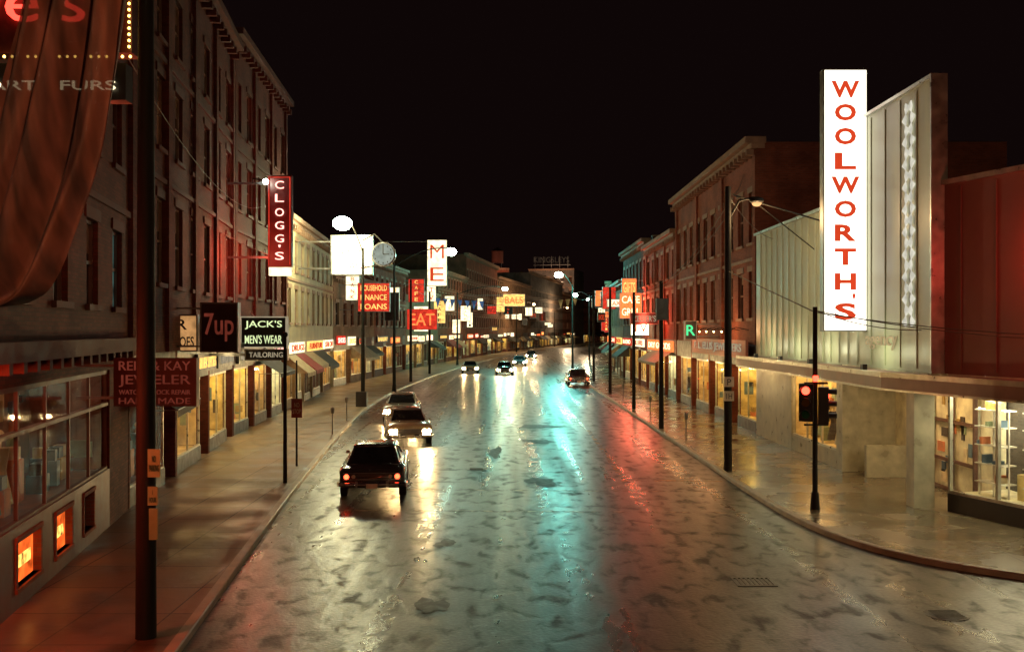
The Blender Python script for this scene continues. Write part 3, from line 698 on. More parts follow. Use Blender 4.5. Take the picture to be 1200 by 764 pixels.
street_lamp(-9.6,80,10.6,-4.9,79,11.4, col=(0.45,0.9,0.65), power=900, R=0.45)
street_lamp(7.9,128,11,6.0,126,12.2, col=(0.12,0.78,0.66), power=6500, R=0.55)
street_lamp(13,165,11,10.6,165,11, col=(0.3,0.85,0.75), power=1800, R=0.45)
street_lamp(-7.8,140,10.5,-1,140,11, col=(0.2,0.85,0.66), power=3600, R=0.4)
street_lamp(22,220,11,17,220,12, col=(1,0.7,0.4), power=3500)  # this and the next two: warm lamps added to light the far facades
street_lamp(1,222,11,5,224,11, col=(1,0.65,0.35), power=3500, mat=E_SOD)
street_lamp(13,300,11,17,302,12, col=(1,0.7,0.4), power=6000, mat=E_SOD)
street_lamp(7.6,-8,10.5,4.0,-5,10.2, col=(1.0,0.54,0.22), power=1900)  # unseen lamp added behind the camera to light near road and flag

g = Grp('lit_advertising_sign', loc=(-10.8,66,9))
g.box('face', E_WHITEH, -12.1,-9.45,66.0,66.35,8.9,11.4); g.box('frame', STEEL, -12.2,-12.102,65.95,66.4,8.8,11.5); g.box('frame', STEEL, -9.448,-9.35,65.95,66.4,8.8,11.5)
g.box('frame', STEEL, -12.1,-9.45,65.95,66.4,11.402,11.5); g.box('frame', STEEL, -12.1,-9.45,65.95,66.4,8.8,8.898)
g.text('letters', E_REDL, 'LOANS', (-10.75,65.98,9.4), (0,-1), 2.0, 0.4); g.text('letters', E_YELS, 'FAST', (-10.75,65.98,10.3), (0,-1), 1.4, 0.4)
g.box('bracket', STEEL, -14.4,-12.2,66.1,66.2,9.2,9.3); g.box('bracket', STEEL, -14.4,-12.2,66.1,66.2,11.0,11.1); g.done()
CLK = emis('clock_face_glow', (0.8,0.9,0.75), 0.45, 0.4)
g = Grp('round_clock_sign', loc=(-8.4,64,10))
g.cyl('drum', STEEL, (-8.4,64,10.05),(-8.4,64.35,10.05),0.8,seg=32,smooth=False); g.cyl('face', CLK, (-8.4,63.96,10.05),(-8.4,63.999,10.05),0.7,seg=32,smooth=False)
g.box('hands', BLACK, -8.43,-8.37,63.93,63.955,10.05,10.6); g.box('hands', BLACK, -8.4,-8.0,63.93,63.955,10.02,10.08)
for i in range(12):
    t = i*math.pi/6; g.box('ticks', BLACK, -8.4+.58*math.cos(t)-.03,-8.4+.58*math.cos(t)+.03,63.94,63.958,10.05+.58*math.sin(t)-.05,10.05+.58*math.sin(t)+.05)
g.tube('bracket', POLE, [(-9.8,64.5,9.2),(-9.1,64.3,9.3),(-8.6,64.2,9.35)],0.05); g.tube('bracket', POLE, [(-9.8,64.5,11),(-9.0,64.3,11.4),(-8.4,64.2,10.8)],0.05); g.done()

def utility_pole(x,y,h,r=0.15,extras=None,name='utility_pole'):
    g = Grp(name, loc=(x,y,0)); g.cyl('shaft', POLE, (x,y,0.1),(x,y,h),r,r*0.72,14)
    if extras: extras(g,x,y)
    g.done()
NOTICE = surf('white_sign_enamel', (0.6,0.55,0.45),0.5); NOTICEG = surf('green_sign_enamel', (0.25,0.36,0.18),0.5)
def near_extras(g,x,y):
    g.box('notice', NOTICEG, x+0.1,x+0.3,y-0.2,y-0.17,2.75,3.2); g.box('notice', NOTICEG, x+0.1,x+0.26,y-0.2,y-0.17,2.3,2.6); g.box('notice', NOTICEG, x+0.12,x+0.26,y-0.2,y-0.17,1.75,2.25)
    g.text('notice_letters', BLACK, 'NO\nPARKING', (x+0.2,y-0.205,2.97), (0,-1), 0.16, 0.25, ext=0.002)
    g.text('notice_letters', BLACK, '1\nHOUR', (x+0.18,y-0.205,2.45), (0,-1), 0.11, 0.2, ext=0.002)
    g.box('crossarm', POLE, x-1.1,x+1.1,y-0.22,y-0.12,10.6,10.75)
    for q in (-1,-0.5,0.5,1): g.cyl('insulators', STEEL, (x+q,y-0.17,10.75),(x+q,y-0.17,10.9),0.05)
utility_pole(-5.93,15.9,11.2,0.165,near_extras)
def pr_extras(g,x,y):
    g.box('notice', NOTICE, x-0.17,x+0.17,y-0.2,y-0.17,3.1,3.45); g.box('notice', NOTICE, x-0.17,x+0.17,y-0.2,y-0.17,2.6,2.95)
    g.text('notice_letters', BLACK, 'P', (x,y-0.205,3.27), (0,-1), 0.14, 0.22, ext=0.002); g.text('notice_letters', BLACK, '1H', (x,y-0.205,2.77), (0,-1), 0.2, 0.2, ext=0.002)
    g.tube('lamp_arm', POLE, [(x,y,9.0),(x+0.4,y,9.7),(x+0.9,y-0.1,9.8)],0.04); g.sph('lamp_head', POLE, (x+1.0,y-0.1,9.7),0.26,0.5)
    g.sph('lamp_globe', emis('weak_lamp',(1,.5,.2),1.5), (x+1.0,y-0.1,9.6),0.17,0.7)
    lamp_light(g,'lamp_light',(x+1.0,y-0.1,9.1),(1,.62,.28),260,0.15)
    g.tube('stay', POLE, [(x+0.2,y,9.9),(11.7,y+0.6,8.9)],0.03); g.tube('stay', POLE, [(x+0.9,y,9.7),(11.7,y+3,8.2)],0.02)
utility_pole(7.68,34.9,10.2,0.15,pr_extras)
utility_pole(7.56,49.7,7.6,0.13,lambda g,x,y:(g.box('box', BLACK, x-0.3,x+0.3,y-0.35,y-0.13,5.6,6.7)))
utility_pole(7.8,78,8.5,0.13); utility_pole(7.7,62,7.5,0.12)
utility_pole(-9.8,95,10,0.15); utility_pole(-9.4,112,9.5,0.15); utility_pole(8.0,96,9,0.14)
utility_pole(-7.4,32,4.9,0.07,lambda g,x,y:(g.sph('cap',BLACK,(x,y,4.95),0.1)), 'lamp_standard')
RSIGN = surf('dark_red_sign', (0.25,0.04,0.03),0.5)
utility_pole(-7.9,36,4.0,0.04,lambda g,x,y:(g.box('plate', RSIGN, x-0.18,x+0.22,y-0.07,y-0.045,1.9,2.6), g.text('plate_letters', NOTICE, 'NO\nSTOP', (x+0.02,y-0.075,2.25),(0,-1),0.3,0.4,ext=0.002)), 'no_stopping_sign')
def meter(x,y):
    g = Grp('parking_meter', loc=(x,y,0)); g.cyl('post', STEEL, (x,y,0.1),(x,y,1.15),0.03); g.cyl('head', STEEL, (x,y,1.12),(x,y,1.32),0.07,0.1,12); g.sph('dome', STEEL, (x,y,1.34),0.1,0.9,12,6); g.done()
for (x,y) in ((-8.6,47),(-9.1,54),(7.8,44),(7.75,55),(7.7,68)): meter(x,y)

def sig_head(g, x, y, z, dirx, diry, litred=True):
    d = Vector((dirx,diry,0)).normalized(); s = Vector((-d.y,d.x,0))
    M = Matrix(((s.x,-d.x,0,x),(s.y,-d.y,0,y),(0,0,1,z),(0,0,0,1))); old = g.M; g.M = M
    g.box('signal_housing', BLACK, -0.19,0.19,-0.02,0.26,-0.52,0.52)
    LR = surf('signal_lens_amber_off', (0.2,0.1,0.02),0.2); LG = surf('signal_lens_green_off', (0.02,0.12,0.06),0.2)
    for i,(zz,m) in enumerate(((0.33,E_SIGR if litred else LR),(0,LR),(-0.33,LG))):
        g.cyl('signal_lens', m, (0,-0.045,zz),(0,-0.021,zz),0.11,seg=18,smooth=False)
        for k in range(9):
            t0 = math.pi*(k/9); t1 = math.pi*((k+1)/9)
            v = []
            for t in (t0,t1):
                for yy in (-0.02,-0.24): v.append((0.14*math.cos(t),yy,zz+0.14*math.sin(t)))
            g.add('signal_visor', BLACK, v, [(0,1,3,2)])
    g.M = old
g = Grp('traffic_signal', loc=(8.43,27.3,0)); x,y = 8.43,27.3
g.cyl('base', POLE, (x,y,0.12),(x,y,0.6),0.14,0.1); g.cyl('pole', POLE, (x,y,0.6),(x,y,5.75),0.075,0.065)
sig_head(g, x-0.30,y-0.15,3.1,-0.45,-1, litred=True); sig_head(g, x+0.36,y+0.0,3.0,1,-0.35)
g.box('bracket', POLE, x-0.3,x+0.35,y-0.03,y+0.03,3.6,3.66); g.box('bracket', POLE, x-0.3,x+0.35,y-0.03,y+0.03,2.45,2.5)
g.cyl('beacon', E_SIGR, (x-0.02,y-0.12,3.68),(x-0.02,y-0.12,3.84),0.07,seg=12)
g.tube('mast_stay', WIRE, [(x,y,5.6),(7.68,34.9,7.2)],0.02); g.done()

g = Grp('overhead_cables')
def cable(a,b,sag,r=0.013):
    a=Vector(a);b=Vector(b);pts=[]
    for i in range(13):
        t=i/12; p=a.lerp(b,t); p.z -= sag*4*t*(1-t); pts.append(p)
    g.tube('cable', WIRE, pts, r, 5)
cable((8.43,27.3,5.65),(11.7,28,5.1),0.15); cable((8.43,27.3,5.65),(12.8,24.4,4.9),0.1); cable((8.43,27.3,5.6),(14.0,21,4.9),0.15)
cable((7.68,34.9,9.6),(7.56,49.7,7.5),0.4); cable((7.56,49.7,7.5),(7.8,78,8.4),0.6); cable((7.68,34.9,9.2),(7.7,62,7.3),0.8); cable((7.68,34.9,10),(11.8,50,13),0.4)
cable((7.68,34.9,9.9),(11.7,44,9.2),0.3); cable((7.8,78,8.3),(8.0,96,8.8),0.4); cable((8.0,96,8.6),(7.9,128,9.8),0.6)
cable((-9.8,64.5,9),(-9.8,95,9.7),0.8); cable((-9.8,95,9.7),(-9.4,112,9.2),0.5); cable((-9.8,64.5,8.6),(-12.6,40,9.5),0.6)
cable((-6.9,15.7,10.8),(-12.0,47,11),1.2); cable((-9.8,95,9.2),(8,96,8.8),0.9); cable((-9.4,112,9),(8,110,9),0.5)
g.done()
g = Grp('pennant_string')
PB = emis('pennant_blue_emissive',(0.2,0.4,0.75),0.3,0.7,1.5); PY = emis('pennant_yellow_emissive',(0.9,0.6,0.2),0.3,0.7,1.5)  # light on the pennants is put into the cloth as emission
A = Vector((-9.2,118,9.0)); B = Vector((8.2,119,9.0)); n = 20; prev = A
for i in range(n):
    t0=i/n; t1=(i+0.7)/n
    p=A.lerp(B,t0); q=A.lerp(B,t1); p.z-=0.9*4*t0*(1-t0)*0.5; q.z-=0.9*4*t1*(1-t1)*0.5
    g.tube('rope', BLACK, [prev,p,q], 0.02, 5); prev=q
    if 7 <= i <= 16: continue
    m=(p+q)/2; m.z-=random.uniform(.8,1.3); m.y+=random.uniform(-.2,.2); m.x+=random.uniform(-.2,.2)
    mat = PB if i < 9 else PY
    g.add('pennants', mat, [p,q,m,(p[0],p[1]+0.02,p[2]),(q[0],q[1]+0.02,q[2]),(m[0],m[1]+0.02,m[2])], [(0,1,2),(3,5,4),(0,1,4,3),(1,2,5,4),(2,0,3,5)])
g.done()

# ------------------------------------------------------------------ projecting signs
def proj_sign(name, x0,x1,y,z0,z1, face, lines, tmat, border=None, anchor=None, th=0.3, bold=0.01, fill=0.8, glow=None):
    g = Grp(name, loc=((x0+x1)/2,y,z0))
    g.box('face', face, x0,x1,y,y+th,z0,z1)
    b = border or STEEL; e = 0.05
    g.box('frame', b, x0-e,x0-0.001,y-0.03,y+th+0.03,z0-e,z1+e); g.box('frame', b, x1+0.001,x1+e,y-0.03,y+th+0.03,z0-e,z1+e)
    g.box('frame', b, x0,x1,y-0.03,y+th+0.03,z1+0.001,z1+e); g.box('frame', b, x0,x1,y-0.03,y+th+0.03,z0-e,z0-0.001)
    n = len(lines); hh = (z1-z0)/n
    for i,t in enumerate(lines):
        if t: g.text('letters', tmat, t, ((x0+x1)/2,y-0.02,z1-hh*(i+0.5)), (0,-1), min((x1-x0)*0.84, (hh*0.6)*max(1,len(t))), hh*fill*0.75, bold=bold, ext=0.012)
    if anchor is not None:
        xe = x0 if anchor < x0 else x1
        for zz in (z0+0.15,z1-0.15): g.box('bracket', STEEL, min(anchor,xe),max(anchor,xe),y+th/2-0.03,y+th/2+0.03,zz-0.03,zz+0.03)
    if glow: lamp_light(g,'sign_and_fill_glow',((x0+x1)/2,y-0.6,(z0+z1)/2),glow[0],glow[1],0.4)
    g.done()
g = Grp('neon_theatre_sign', loc=(-7.4,16,10))
g.box('board', surf('maroon_sign', (0.10,0.02,0.02),0.5), -9.6,-6.2,16,16.4,9.62,13)
g.text('neon_letters', E_RED, "Tye's", (-8.3,15.95,10.36), (0,-1), 2.7, 0.95, bold=-0.005, ext=0.03)
for k in range(26):
    if k % 4 != 3: g.sph('bulbs', E_BULB, (-9.4+k*0.128,15.94,9.54), 0.025,1,6,4)
for k in range(22): g.sph('bulbs', E_BULB, (-6.22,15.94,9.7+k*0.1), 0.025,1,6,4)
g.box('lower_board', BLACK, -9.6,-6.3,16,16.3,8.85,9.45); g.text('letters', E_WHITES, "FINE  ART   FURS", (-8.0,15.96,9.08), (0,-1), 3.1,0.15)
g.box('bracket', STEEL, -9.6,-9.0,16.1,16.2,9,13); g.done()

g = Grp('jeweller_sign', loc=(-8.5,21,4))
g.box('board', surf('sign_maroon_black',(0.05,0.015,0.012),0.5), -8.65,-6.85,21.3,21.5,3.45,4.5)
for t,zc,h in (('REID & KAY',4.33,0.2),('JEWELER',4.0,0.26),('WATCH & CLOCK REPAIR',3.76,0.1),('HAND MADE',3.57,0.13)): g.text('letters', E_DIMTXT, t, (-7.75,21.28,zc),(0,-1),1.55,h)
g.box('bracket', STEEL, -9.5,-8.65,21.38,21.42,4.3,4.36); g.box('bracket', STEEL, -9.5,-8.65,21.38,21.42,3.6,3.66); g.done()
proj_sign('soft_drink_sign', -10.6,-9.4,33.5,4.4,6.0, surf('dark_sign_face',(0.04,0.015,0.012),0.4), ['7up'], E_DIMTXT, anchor=-11.9)
proj_sign('shoe_shop_sign', -12.0,-11.0,34.2,4.4,5.6, emis('amber_panel',(1,0.5,0.18),0.6,0.6,3), ['R','SHOES'], BLACK, anchor=-12.1)
proj_sign('mens_wear_sign', -10.75,-9.0,39.0,4.45,5.6, BLACK, ["JACK'S","MEN'S WEAR"], emis('jack_letters',(0.85,1.0,0.5),1.1,0.3,3), border=E_DIMW, anchor=-12.7, bold=0.004)
proj_sign('tailoring_sign', -10.6,-9.0,39.1,3.95,4.3, BLACK, ["TAILORING"], E_DIMW, anchor=-12.7)
g = Grp('vertical_neon_sign', loc=(-10.6,45,10))
g.box('board', surf('clogg_board',(0.10,0.012,0.01),0.5), -11.2,-10.1,45,45.3,8.0,12.2)
for c,zc in zip("CLOGG'S", [11.75,11.15,10.5,9.9,9.3,8.95,8.5]): g.text('neon_letters', E_PINK, c, (-10.65,44.95,zc), (0,-1), 0.1 if c=="'" else 0.4, 0.12 if c=="'" else 0.36, bold=0.0, ext=0.02)
for xx in (-11.13,-10.17): g.cyl('neon_border', E_REDB, (xx,44.94,8.1),(xx,44.94,12.1),0.02,seg=6)
g.cyl('neon_border', E_REDB, (-11.13,44.94,12.1),(-10.17,44.94,12.1),0.02,seg=6)
g.box('lower_panel', E_WHITES, -11.15,-10.15,44.97,45.25,7.6,7.98)
g.box('bracket', STEEL, -13.1,-11.2,45.1,45.2,8.4,8.5); g.box('bracket', STEEL, -13.1,-11.2,45.1,45.2,11.8,11.9)
g.tube('lamp_arm', POLE, [(-11.9,45.1,11.85),(-11.8,44.7,12.0),(-11.3,44.5,11.9)],0.03); g.sph('lamp_bulb', E_LAMP, (-11.2,44.6,11.85),0.13)
lamp_light(g,'neon_and_fill_glow',(-11.5,42.5,8.4),(1,0.12,0.07),330,0.5); lamp_light(g,'neon_and_fill_glow',(-11.8,47.5,8.4),(1,0.15,0.08),260,0.5); g.done()
proj_sign('loan_office_sign', -13.8,-11.0,88,6.8,9.3, E_REDB, ['HOUSEHOLD','FINANCE','LOANS'], E_YELS, anchor=-15.5)
proj_sign('restaurant_sign', -9.3,-7.2,108,10.0,15.0, E_WHITES, ['M','E'], E_REDL, anchor=-14, bold=-0.005)
proj_sign('red_canopy_sign', -11.6,-8.3,108.5,5.2,7.4, E_REDB, ['EAT'], E_ORNG, anchor=-14)
proj_sign('orange_shop_sign', -1.5,2.2,170,9.3,11.3, E_YELS, ['BALS'], E_ORNG, anchor=-8, glow=((1,.6,.25),1500))
proj_sign('variety_shop_sign', 9.2,11.3,76,5.6,6.4, BLACK, ["ZELLER'S"], E_DIMW, anchor=11.8, glow=((1,.1,.05),450))  # red light added to tint the road; the sign face is dark
proj_sign('green_neon_sign', 9.9,10.5,56,4.6,5.6, BLACK, ["R"], E_GRN, anchor=11.8)
proj_sign('bright_shop_sign', 9.7,11.6,88,6.2,8.4, E_ORNG, ["CAFE","GRILL"], E_WHITES, anchor=11.8, glow=((1,.12,.06),1500))
proj_sign('pale_shop_sign', 10.2,11.7,84,4.7,5.9, E_WHITEH, ["TV"], E_REDL, anchor=11.8)
rs = random.Random(3)
cols = [E_WHITES,E_WHITES,E_REDB,E_ORNG,E_WHITES,E_YELS,BLACK,RSIGN]; words = ['HOTEL','SHOES','FURS','DRUGS','TAXI','CAFE','HATS','GIFTS','TV','BANK']
for k in range(28):
    y = 90+k*7.5+rs.uniform(-3,3)
    xl = None
    for (p0,p1,H,w) in leftrow:
        if p0[1] <= y <= p1[1]: xl = p0[0]+(p1[0]-p0[0])*(y-p0[1])/(p1[1]-p0[1])
    if xl is not None:
        z = rs.uniform(4.6,10.5); w_ = rs.uniform(0.7,2.0); h = rs.uniform(0.6,3.2)
        proj_sign('shop_sign', xl+0.6,xl+0.6+w_,y,z,z+h, rs.choice(cols), [rs.choice(words)] if h < 1.6 else list(rs.choice(words)), rs.choice([E_REDL,BLACK,E_YELS]), anchor=xl)
    xr = None
    for (p0,p1,H,w) in [((XR,86.2),(XR,104),0,0)]+rightrow:
        if p0[1] <= y <= p1[1]: xr = p0[0]+(p1[0]-p0[0])*(y-p0[1])/(p1[1]-p0[1])
    if xr is not None:
        z = rs.uniform(4.6,8.5); w_ = rs.uniform(0.7,1.9); h = rs.uniform(0.6,2.4)
        proj_sign('shop_sign', xr-0.6-w_,xr-0.6,y,z,z+h, rs.choice(cols), [rs.choice(words)] if h < 1.6 else list(rs.choice(words)), rs.choice([E_REDL,BLACK,E_YELS]), anchor=xr)

def awning(p0,p1,side,z0,z1,dep,mat):
    M,L,o = frame(p0,p1,side); g = Grp('shop_awning', M=M, loc=(p0[0],p0[1],z0))
    n = max(2,int(L/0.5))
    for i in range(n):
        a=L*i/n; b=L*(i+1)/n; mt = mat[i%2]
        g.add('canvas', mt, [(a,-0.05,z1),(b,-0.05,z1),(b,-dep,z0),(a,-dep,z0),(a,-dep,z0-0.22),(b,-dep,z0-0.22)], [(0,1,2,3),(3,2,5,4)])
    g.tube('front_bar', STEEL, [(0,-dep,z0),(L,-dep,z0)],0.02)
    for a in (0.02,L-0.02): g.tube('side_arm', STEEL, [(a,-0.05,z0),(a,-dep,z0)],0.02)
    g.done()
awning((XR,72),(XR,82),-1,2.7,3.5,1.3,(AW2,AW2)); awning(L1(28),L1(33),1,2.8,3.55,1.2,(AW3,AW3)); awning(L2(52),L2(57),1,2.8,3.5,1.2,(AW3,AW3))
g = Grp('shop_marquee', M=frame(L2(38),L2(50),1)[0], loc=(-12,44,4))
g.box('slab', BLACK, 0,12,-2.0,-0.36,4.35,4.6)
for k in range(8): g.cyl('downlights', CANL, (0.8+k*1.5,-1.2,4.33),(0.8+k*1.5,-1.2,4.35),0.15,seg=12,smooth=False)
g.tube('hanger', STEEL, [(1,-1.8,4.6),(1,-0.2,6)],0.02); g.tube('hanger', STEEL, [(11,-1.8,4.6),(11,-0.2,6)],0.02); g.done()

# ------------------------------------------------------------------ flag near camera
m, nt, outn = new_mat('draped_cloth')
b = N(nt,'ShaderNodeBsdfPrincipled'); b.inputs['Roughness'].default_value = 0.75
tc = N(nt,'ShaderNodeTexCoord'); no = N(nt,'ShaderNodeTexNoise'); no.inputs['Scale'].default_value = 5; mp = N(nt,'ShaderNodeMapping'); mp.inputs['Scale'].default_value=(6,1,0.6)
nt.links.new(tc.outputs['Object'],mp.inputs[0]); nt.links.new(mp.outputs[0],no.inputs['Vector'])
nt.links.new(ramp(nt,no.outputs[0],[(0.35,(0.06,0.014,0.01)),(0.65,(0.24,0.065,0.045))]), b.inputs['Base Color'])
tr = N(nt,'ShaderNodeBsdfTransparent'); mix = N(nt,'ShaderNodeMixShader'); mix.inputs[0].default_value = 0.94
nt.links.new(tr.outputs[0],mix.inputs[1]); nt.links.new(b.outputs[0],mix.inputs[2]); nt.links.new(mix.outputs[0],outn.inputs[0])
g = Grp('hanging_flag', loc=(-1.4,3,6))
prof = [(6.75,-1.14),(6.4,-1.15),(6.11,-1.19),(5.95,-1.21),(5.8,-1.235),(5.66,-1.26),(5.536,-1.298),(5.4,-1.35),(5.3,-1.39),(5.22,-1.44),(5.185,-1.5)]
pc = catmull([(z,x) for z,x in prof],4); nu=60; vs=[]; fs=[]
for j,p in enumerate(pc):
    z,xr = p.x,p.y; tt=j/(len(pc)-1)
    for i in range(nu+1):
        s_=i/nu; xl_=-1.42-0.42*tt; x=xr+(xl_-xr)*s_ ; zz = z - 0.03*math.sin(s_*9)*tt + 0.05*s_*tt
        y = 3.0+0.05*math.sin(s_*20+tt*2.2)+0.03*math.sin(s_*11-tt*3)+0.012*math.sin(s_*41+tt)
        vs.append((x,y,zz))
for j in range(len(pc)-1):
    for i in range(nu): a=j*(nu+1)+i; fs.append((a,a+1,a+nu+2,a+nu+1))
g.add('cloth', m, vs, fs, True)
g.cyl('flag_pole', POLE, (-2.6,3,7.0),(-0.9,3,6.72),0.02); g.done()

# ------------------------------------------------------------------ cars
def paint(name,col):
    if name in MATS: return MATS[name]
    m = surf(name,col,0.22,var=0.08,nscale=1,rvar=0.06); bs=[n for n in m.node_tree.nodes if n.type=='BSDF_PRINCIPLED'][0]
    bs.inputs['Coat Weight'].default_value=0.8; bs.inputs['Coat Roughness'].default_value=0.06; return m
CARGL = surf('car_glass',(0.02,0.022,0.025),0.05,rvar=0.02)
def car(x,y,ang,col,head=False,tail=False,name='sedan_car',roofcol=None, beam=0):
    M = Matrix.Translation((x,y,0.0)) @ Matrix.Rotation(math.radians(ang),4,'Z')
    g = Grp(name, M=M, loc=(x,y,0)); P = col; R = roofcol or col
    st = [(-2.66,.90,.44,.76,.77),(-2.58,.97,.35,.87,.88),(-2.3,1.0,.30,.93,.93),(-1.7,1.0,.27,.95,.98),(-0.8,1.0,.25,.96,1.0),(0.4,1.0,.25,.95,1.0),(1.2,1.0,.26,.94,1.0),(2.0,.99,.28,.92,.98),(2.45,.98,.34,.88,.93),(2.6,.94,.42,.80,.84)]
    secs=[]
    for (yy,hw,zb,sh,tp) in st:
        half=[(0.86*hw,zb),(hw*0.985,zb+.1),(hw,zb+.22),(hw*.985,sh-.16),(hw*1.0,sh-.09),(hw*.97,sh-.01),(hw*.90,sh+.005),(hw*.78,tp-.01),(hw*.4,tp+.015)]
        pts=[(a,yy,b) for a,b in half]+[(-a,yy,b) for a,b in reversed(half)]
        secs.append(pts)
    g.loft('body', P, secs)
    bx,tx=.80,.63; zb,zt=.96,1.44; yr0,yr1,yf1,yf0=-1.85,-1.15,0.35,1.15
    vb=[(-bx,yr0,zb),(bx,yr0,zb),(bx,yf0,zb),(-bx,yf0,zb)]; vt=[(-tx,yr1,zt),(tx,yr1,zt),(tx,yf1,zt),(-tx,yf1,zt)]
    g.add('windows', CARGL, vb+vt, [(0,3,2,1),(4,5,6,7),(0,1,5,4),(1,2,6,5),(2,3,7,6),(3,0,4,7)])
    def ring(e,z,ey):
        out=[]
        for (sx,sy) in ((-1,-1),(1,-1),(1,1),(-1,1)):
            cx=sx*(tx+e-.12); cy=(yr1-ey+.15) if sy<0 else (yf1+ey-.15)
            a0={(-1,-1):180,(1,-1):270,(1,1):0,(-1,1):90}[(sx,sy)]
            for k in range(4):
                t=math.radians(a0+k*30); out.append((cx+.12*math.cos(t),cy+.15*math.sin(t),z))
        return out
    g.loft('roof', R, [ring(.02,1.41,.04),ring(.045,1.44,.06),ring(.03,1.475,.03),ring(-.06,1.50,-.08),ring(-.3,1.515,-.4)])
    g.tube('rear_window_trim', CHROME, [(-bx,yr0-.01,zb+.01),(-tx,yr1-.01,zt-.03),(tx,yr1-.01,zt-.03),(bx,yr0-.01,zb+.01),(-bx,yr0-.01,zb+.01)],.015,6)
    for sx in (-1,1):
        g.add('pillars', R, [(sx*bx*1.01,yr0-.02,zb),(sx*(bx+.012),yr0+.42,zb),(sx*(tx+.015),yr1+.32,zt),(sx*(tx+.01),yr1-.02,zt),(sx*(bx-.09),yr0-.03,zb+.005),(sx*(tx-.06),yr1-.03,zt+.005)],[(0,1,2,3),(0,3,5,4)])
        g.cyl('pillars', R, (sx*bx,yf0,zb),(sx*tx,yf1,zt),.03,.03,8); g.cyl('pillars', R, (sx*(bx),-.4,zb),(sx*(tx+.01),-.4,zt),.028,.028,8)
        g.box('side_trim', CHROME, sx*1.0-.008,sx*1.0+.008,-2.2,2.2,.70,.725)
        g.tube('fender_trim', CHROME, [(sx*.93,-2.55,.885),(sx*.955,-2.3,.935),(sx*.955,-1.7,.955),(sx*.955,0,.965)],.012,6)
        for yy in (-1.62,1.55):
            g.cyl('wheel_arch', BLACK, (sx*.80,yy,.36),(sx*1.002,yy,.36),.41,.41,24,False)
            g.cyl('tyre', RUBBER, (sx*.79,yy,.345),(sx*.99+sx*.02,yy,.345),.345,.33,24,False); g.cyl('hubcap', CHROME, (sx*1.01,yy,.345),(sx*1.025,yy,.345),.19,.12,20,False)
            g.cyl('whitewall', NOTICE, (sx*1.0,yy,.345),(sx*1.013,yy,.345),.27,.27,20,False)
        if sx<0: g.box('mirror', CHROME, sx*1.0-.05,sx*1.0+.07,.85,.9,.98,1.08)
    for yy,s_ in ((-2.70,-1),(2.66,1)):
        pts=[(-1.0,yy-s_*.3,.46),(-.97,yy-s_*.06,.46),(-.8,yy,.46),(.8,yy,.46),(.97,yy-s_*.06,.46),(1.0,yy-s_*.3,.46)]
        g.tube('bumper', CHROME, pts,.075,10); g.box('overriders', CHROME, -.5,-.42,yy-.07,yy+.09 ,.38,.58); g.box('overriders', CHROME, .42,.5,yy-.07,yy+.09,.38,.58)
        g.box('licence_plate', NOTICE, -.17,.17,yy+s_*.085,yy+s_*.1,.36,.5)
    g.box('rear_trim', CHROME, -.86,.86,-2.685,-2.655,.60,.635); g.box('rear_trim', CHROME, -.86,.86,-2.66,-2.6,.79,.81)
    lt = E_TAIL if tail else surf('taillight_off',(0.3,0.02,0.02),0.2)
    for sx in (-1,1):
        g.cyl('tail_lamp', lt, (sx*.76,-2.70,.70),(sx*.76,-2.64,.70),.075,.08,16,False); g.cyl('tail_lamp_rim', CHROME, (sx*.76,-2.685,.70),(sx*.76,-2.63,.70),.095,.097,16,False)
        g.cyl('reverse_lamp', NOTICE, (sx*.55,-2.70,.70),(sx*.55,-2.64,.70),.055,.06,16,False)
    g.box('grille', BLACK, -.55,.55,2.6,2.63,.55,.76)
    for k in range(5): g.box('grille_bars', CHROME, -.56,.56,2.63,2.645,.56+k*.045,.572+k*.045)
    hl = E_HEAD if head else surf('headlight_off',(0.6,0.6,0.6),0.1)
    for sx in (-1,1):
        for q in (.64,.83): g.cyl('headlamp_rim', CHROME, (sx*q,2.56,.66),(sx*q,2.64,.66),.1,.1,16,False); g.cyl('headlamp', hl, (sx*q,2.641,.66),(sx*q,2.655,.66),.085,.085,16,False)
    g.cyl('aerial', CHROME, (.85,1.4,.95),(.87,1.3,1.75),.006,.004,5)
    if beam:
        for sx in (-1,1):
            o = lamp_light(g,'beam',M@Vector((sx*.7,2.72,.66)),(1,.62,.24),beam,.08,spot=95)
            o.rotation_euler=(math.radians(86),0,math.radians(ang))
    g.done()
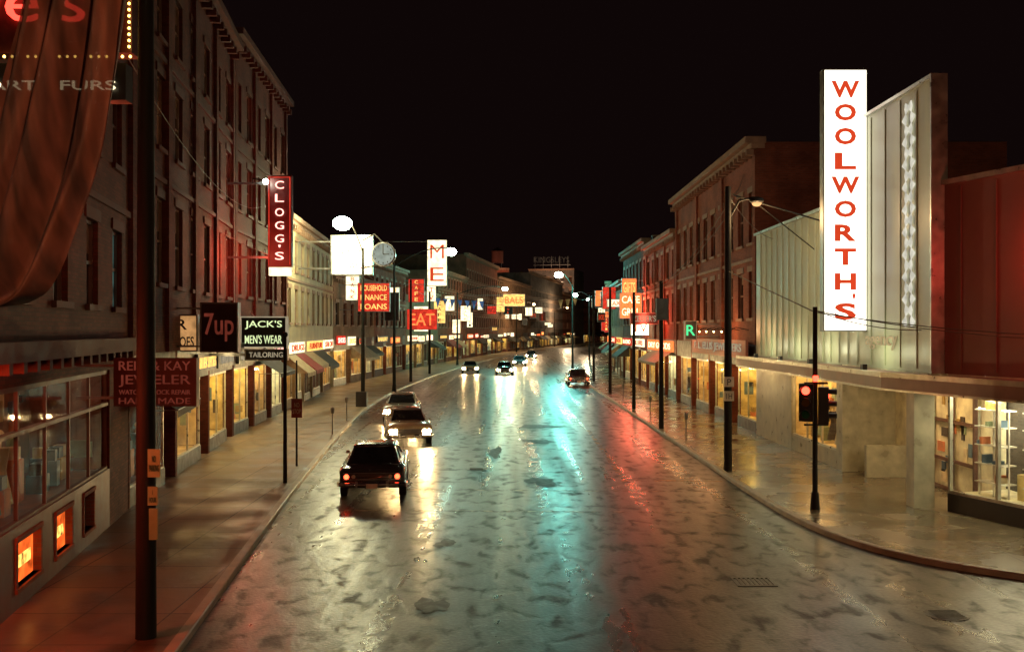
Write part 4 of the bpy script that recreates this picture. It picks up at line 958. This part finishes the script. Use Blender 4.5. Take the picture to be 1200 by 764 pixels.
P_DK = paint('car_paint_dark',(0.045,0.042,0.04)); P_CR = paint('car_paint_cream',(0.5,0.42,0.28)); P_BL = paint('car_paint_blue',(0.08,0.12,0.16)); P_RD = paint('car_paint_maroon',(0.2,0.03,0.03)); P_GR = paint('car_paint_grey',(0.3,0.28,0.25))
car(-4.45,32.2,5,P_DK,tail=True)
car(-4.9,45.8,189,P_CR,head=True,beam=420,roofcol=P_GR)
car(-6.3,56.5,184,P_GR,head=True,beam=130)
car(-5.0,117,183,P_CR,head=True,beam=350); car(-0.9,113,182,P_DK,head=True,beam=1200); car(1.0,140,181,P_BL,head=True,beam=700); car(3.4,175,178,P_DK,head=True)
car(6.1,92,0,P_DK,tail=True)

w = bpy.data.worlds.new('World'); scene.world = w; w.use_nodes = True; nt = w.node_tree; nt.nodes.clear()
o = nt.nodes.new('ShaderNodeOutputWorld'); sky = nt.nodes.new('ShaderNodeTexSky'); sky.sky_type='NISHITA'; sky.sun_disc=False
sky.sun_elevation = math.radians(1); sky.sun_rotation = math.radians(200)
bg1 = nt.nodes.new('ShaderNodeBackground'); bg1.inputs[1].default_value = 0.0001; nt.links.new(sky.outputs[0],bg1.inputs[0])
bg2 = nt.nodes.new('ShaderNodeBackground'); bg2.inputs[0].default_value=(0.0050,0.0022,0.0022,1); bg2.inputs[1].default_value=0.8
ad = nt.nodes.new('ShaderNodeAddShader'); nt.links.new(bg1.outputs[0],ad.inputs[0]); nt.links.new(bg2.outputs[0],ad.inputs[1]); nt.links.new(ad.outputs[0],o.inputs[0])
S = bpy.data.lights.new('moon','SUN'); S.energy=0.015; S.angle=math.radians(0.5); S.color=(1,.75,.6); so=bpy.data.objects.new('moon',S); COL.objects.link(so); so.rotation_euler=(math.radians(50),0,math.radians(-20))
cam = bpy.data.cameras.new('camera'); co = bpy.data.objects.new('camera',cam); COL.objects.link(co)
co.location=(0,0,5.1); co.rotation_euler=(math.radians(90),0,0); cam.sensor_width=36; cam.lens=34.5; cam.shift_y=5/1200; cam.clip_end=3000; cam.clip_start=0.05
scene.camera = co
scene.view_settings.view_transform='Standard'; scene.view_settings.look='None'; scene.view_settings.exposure=0
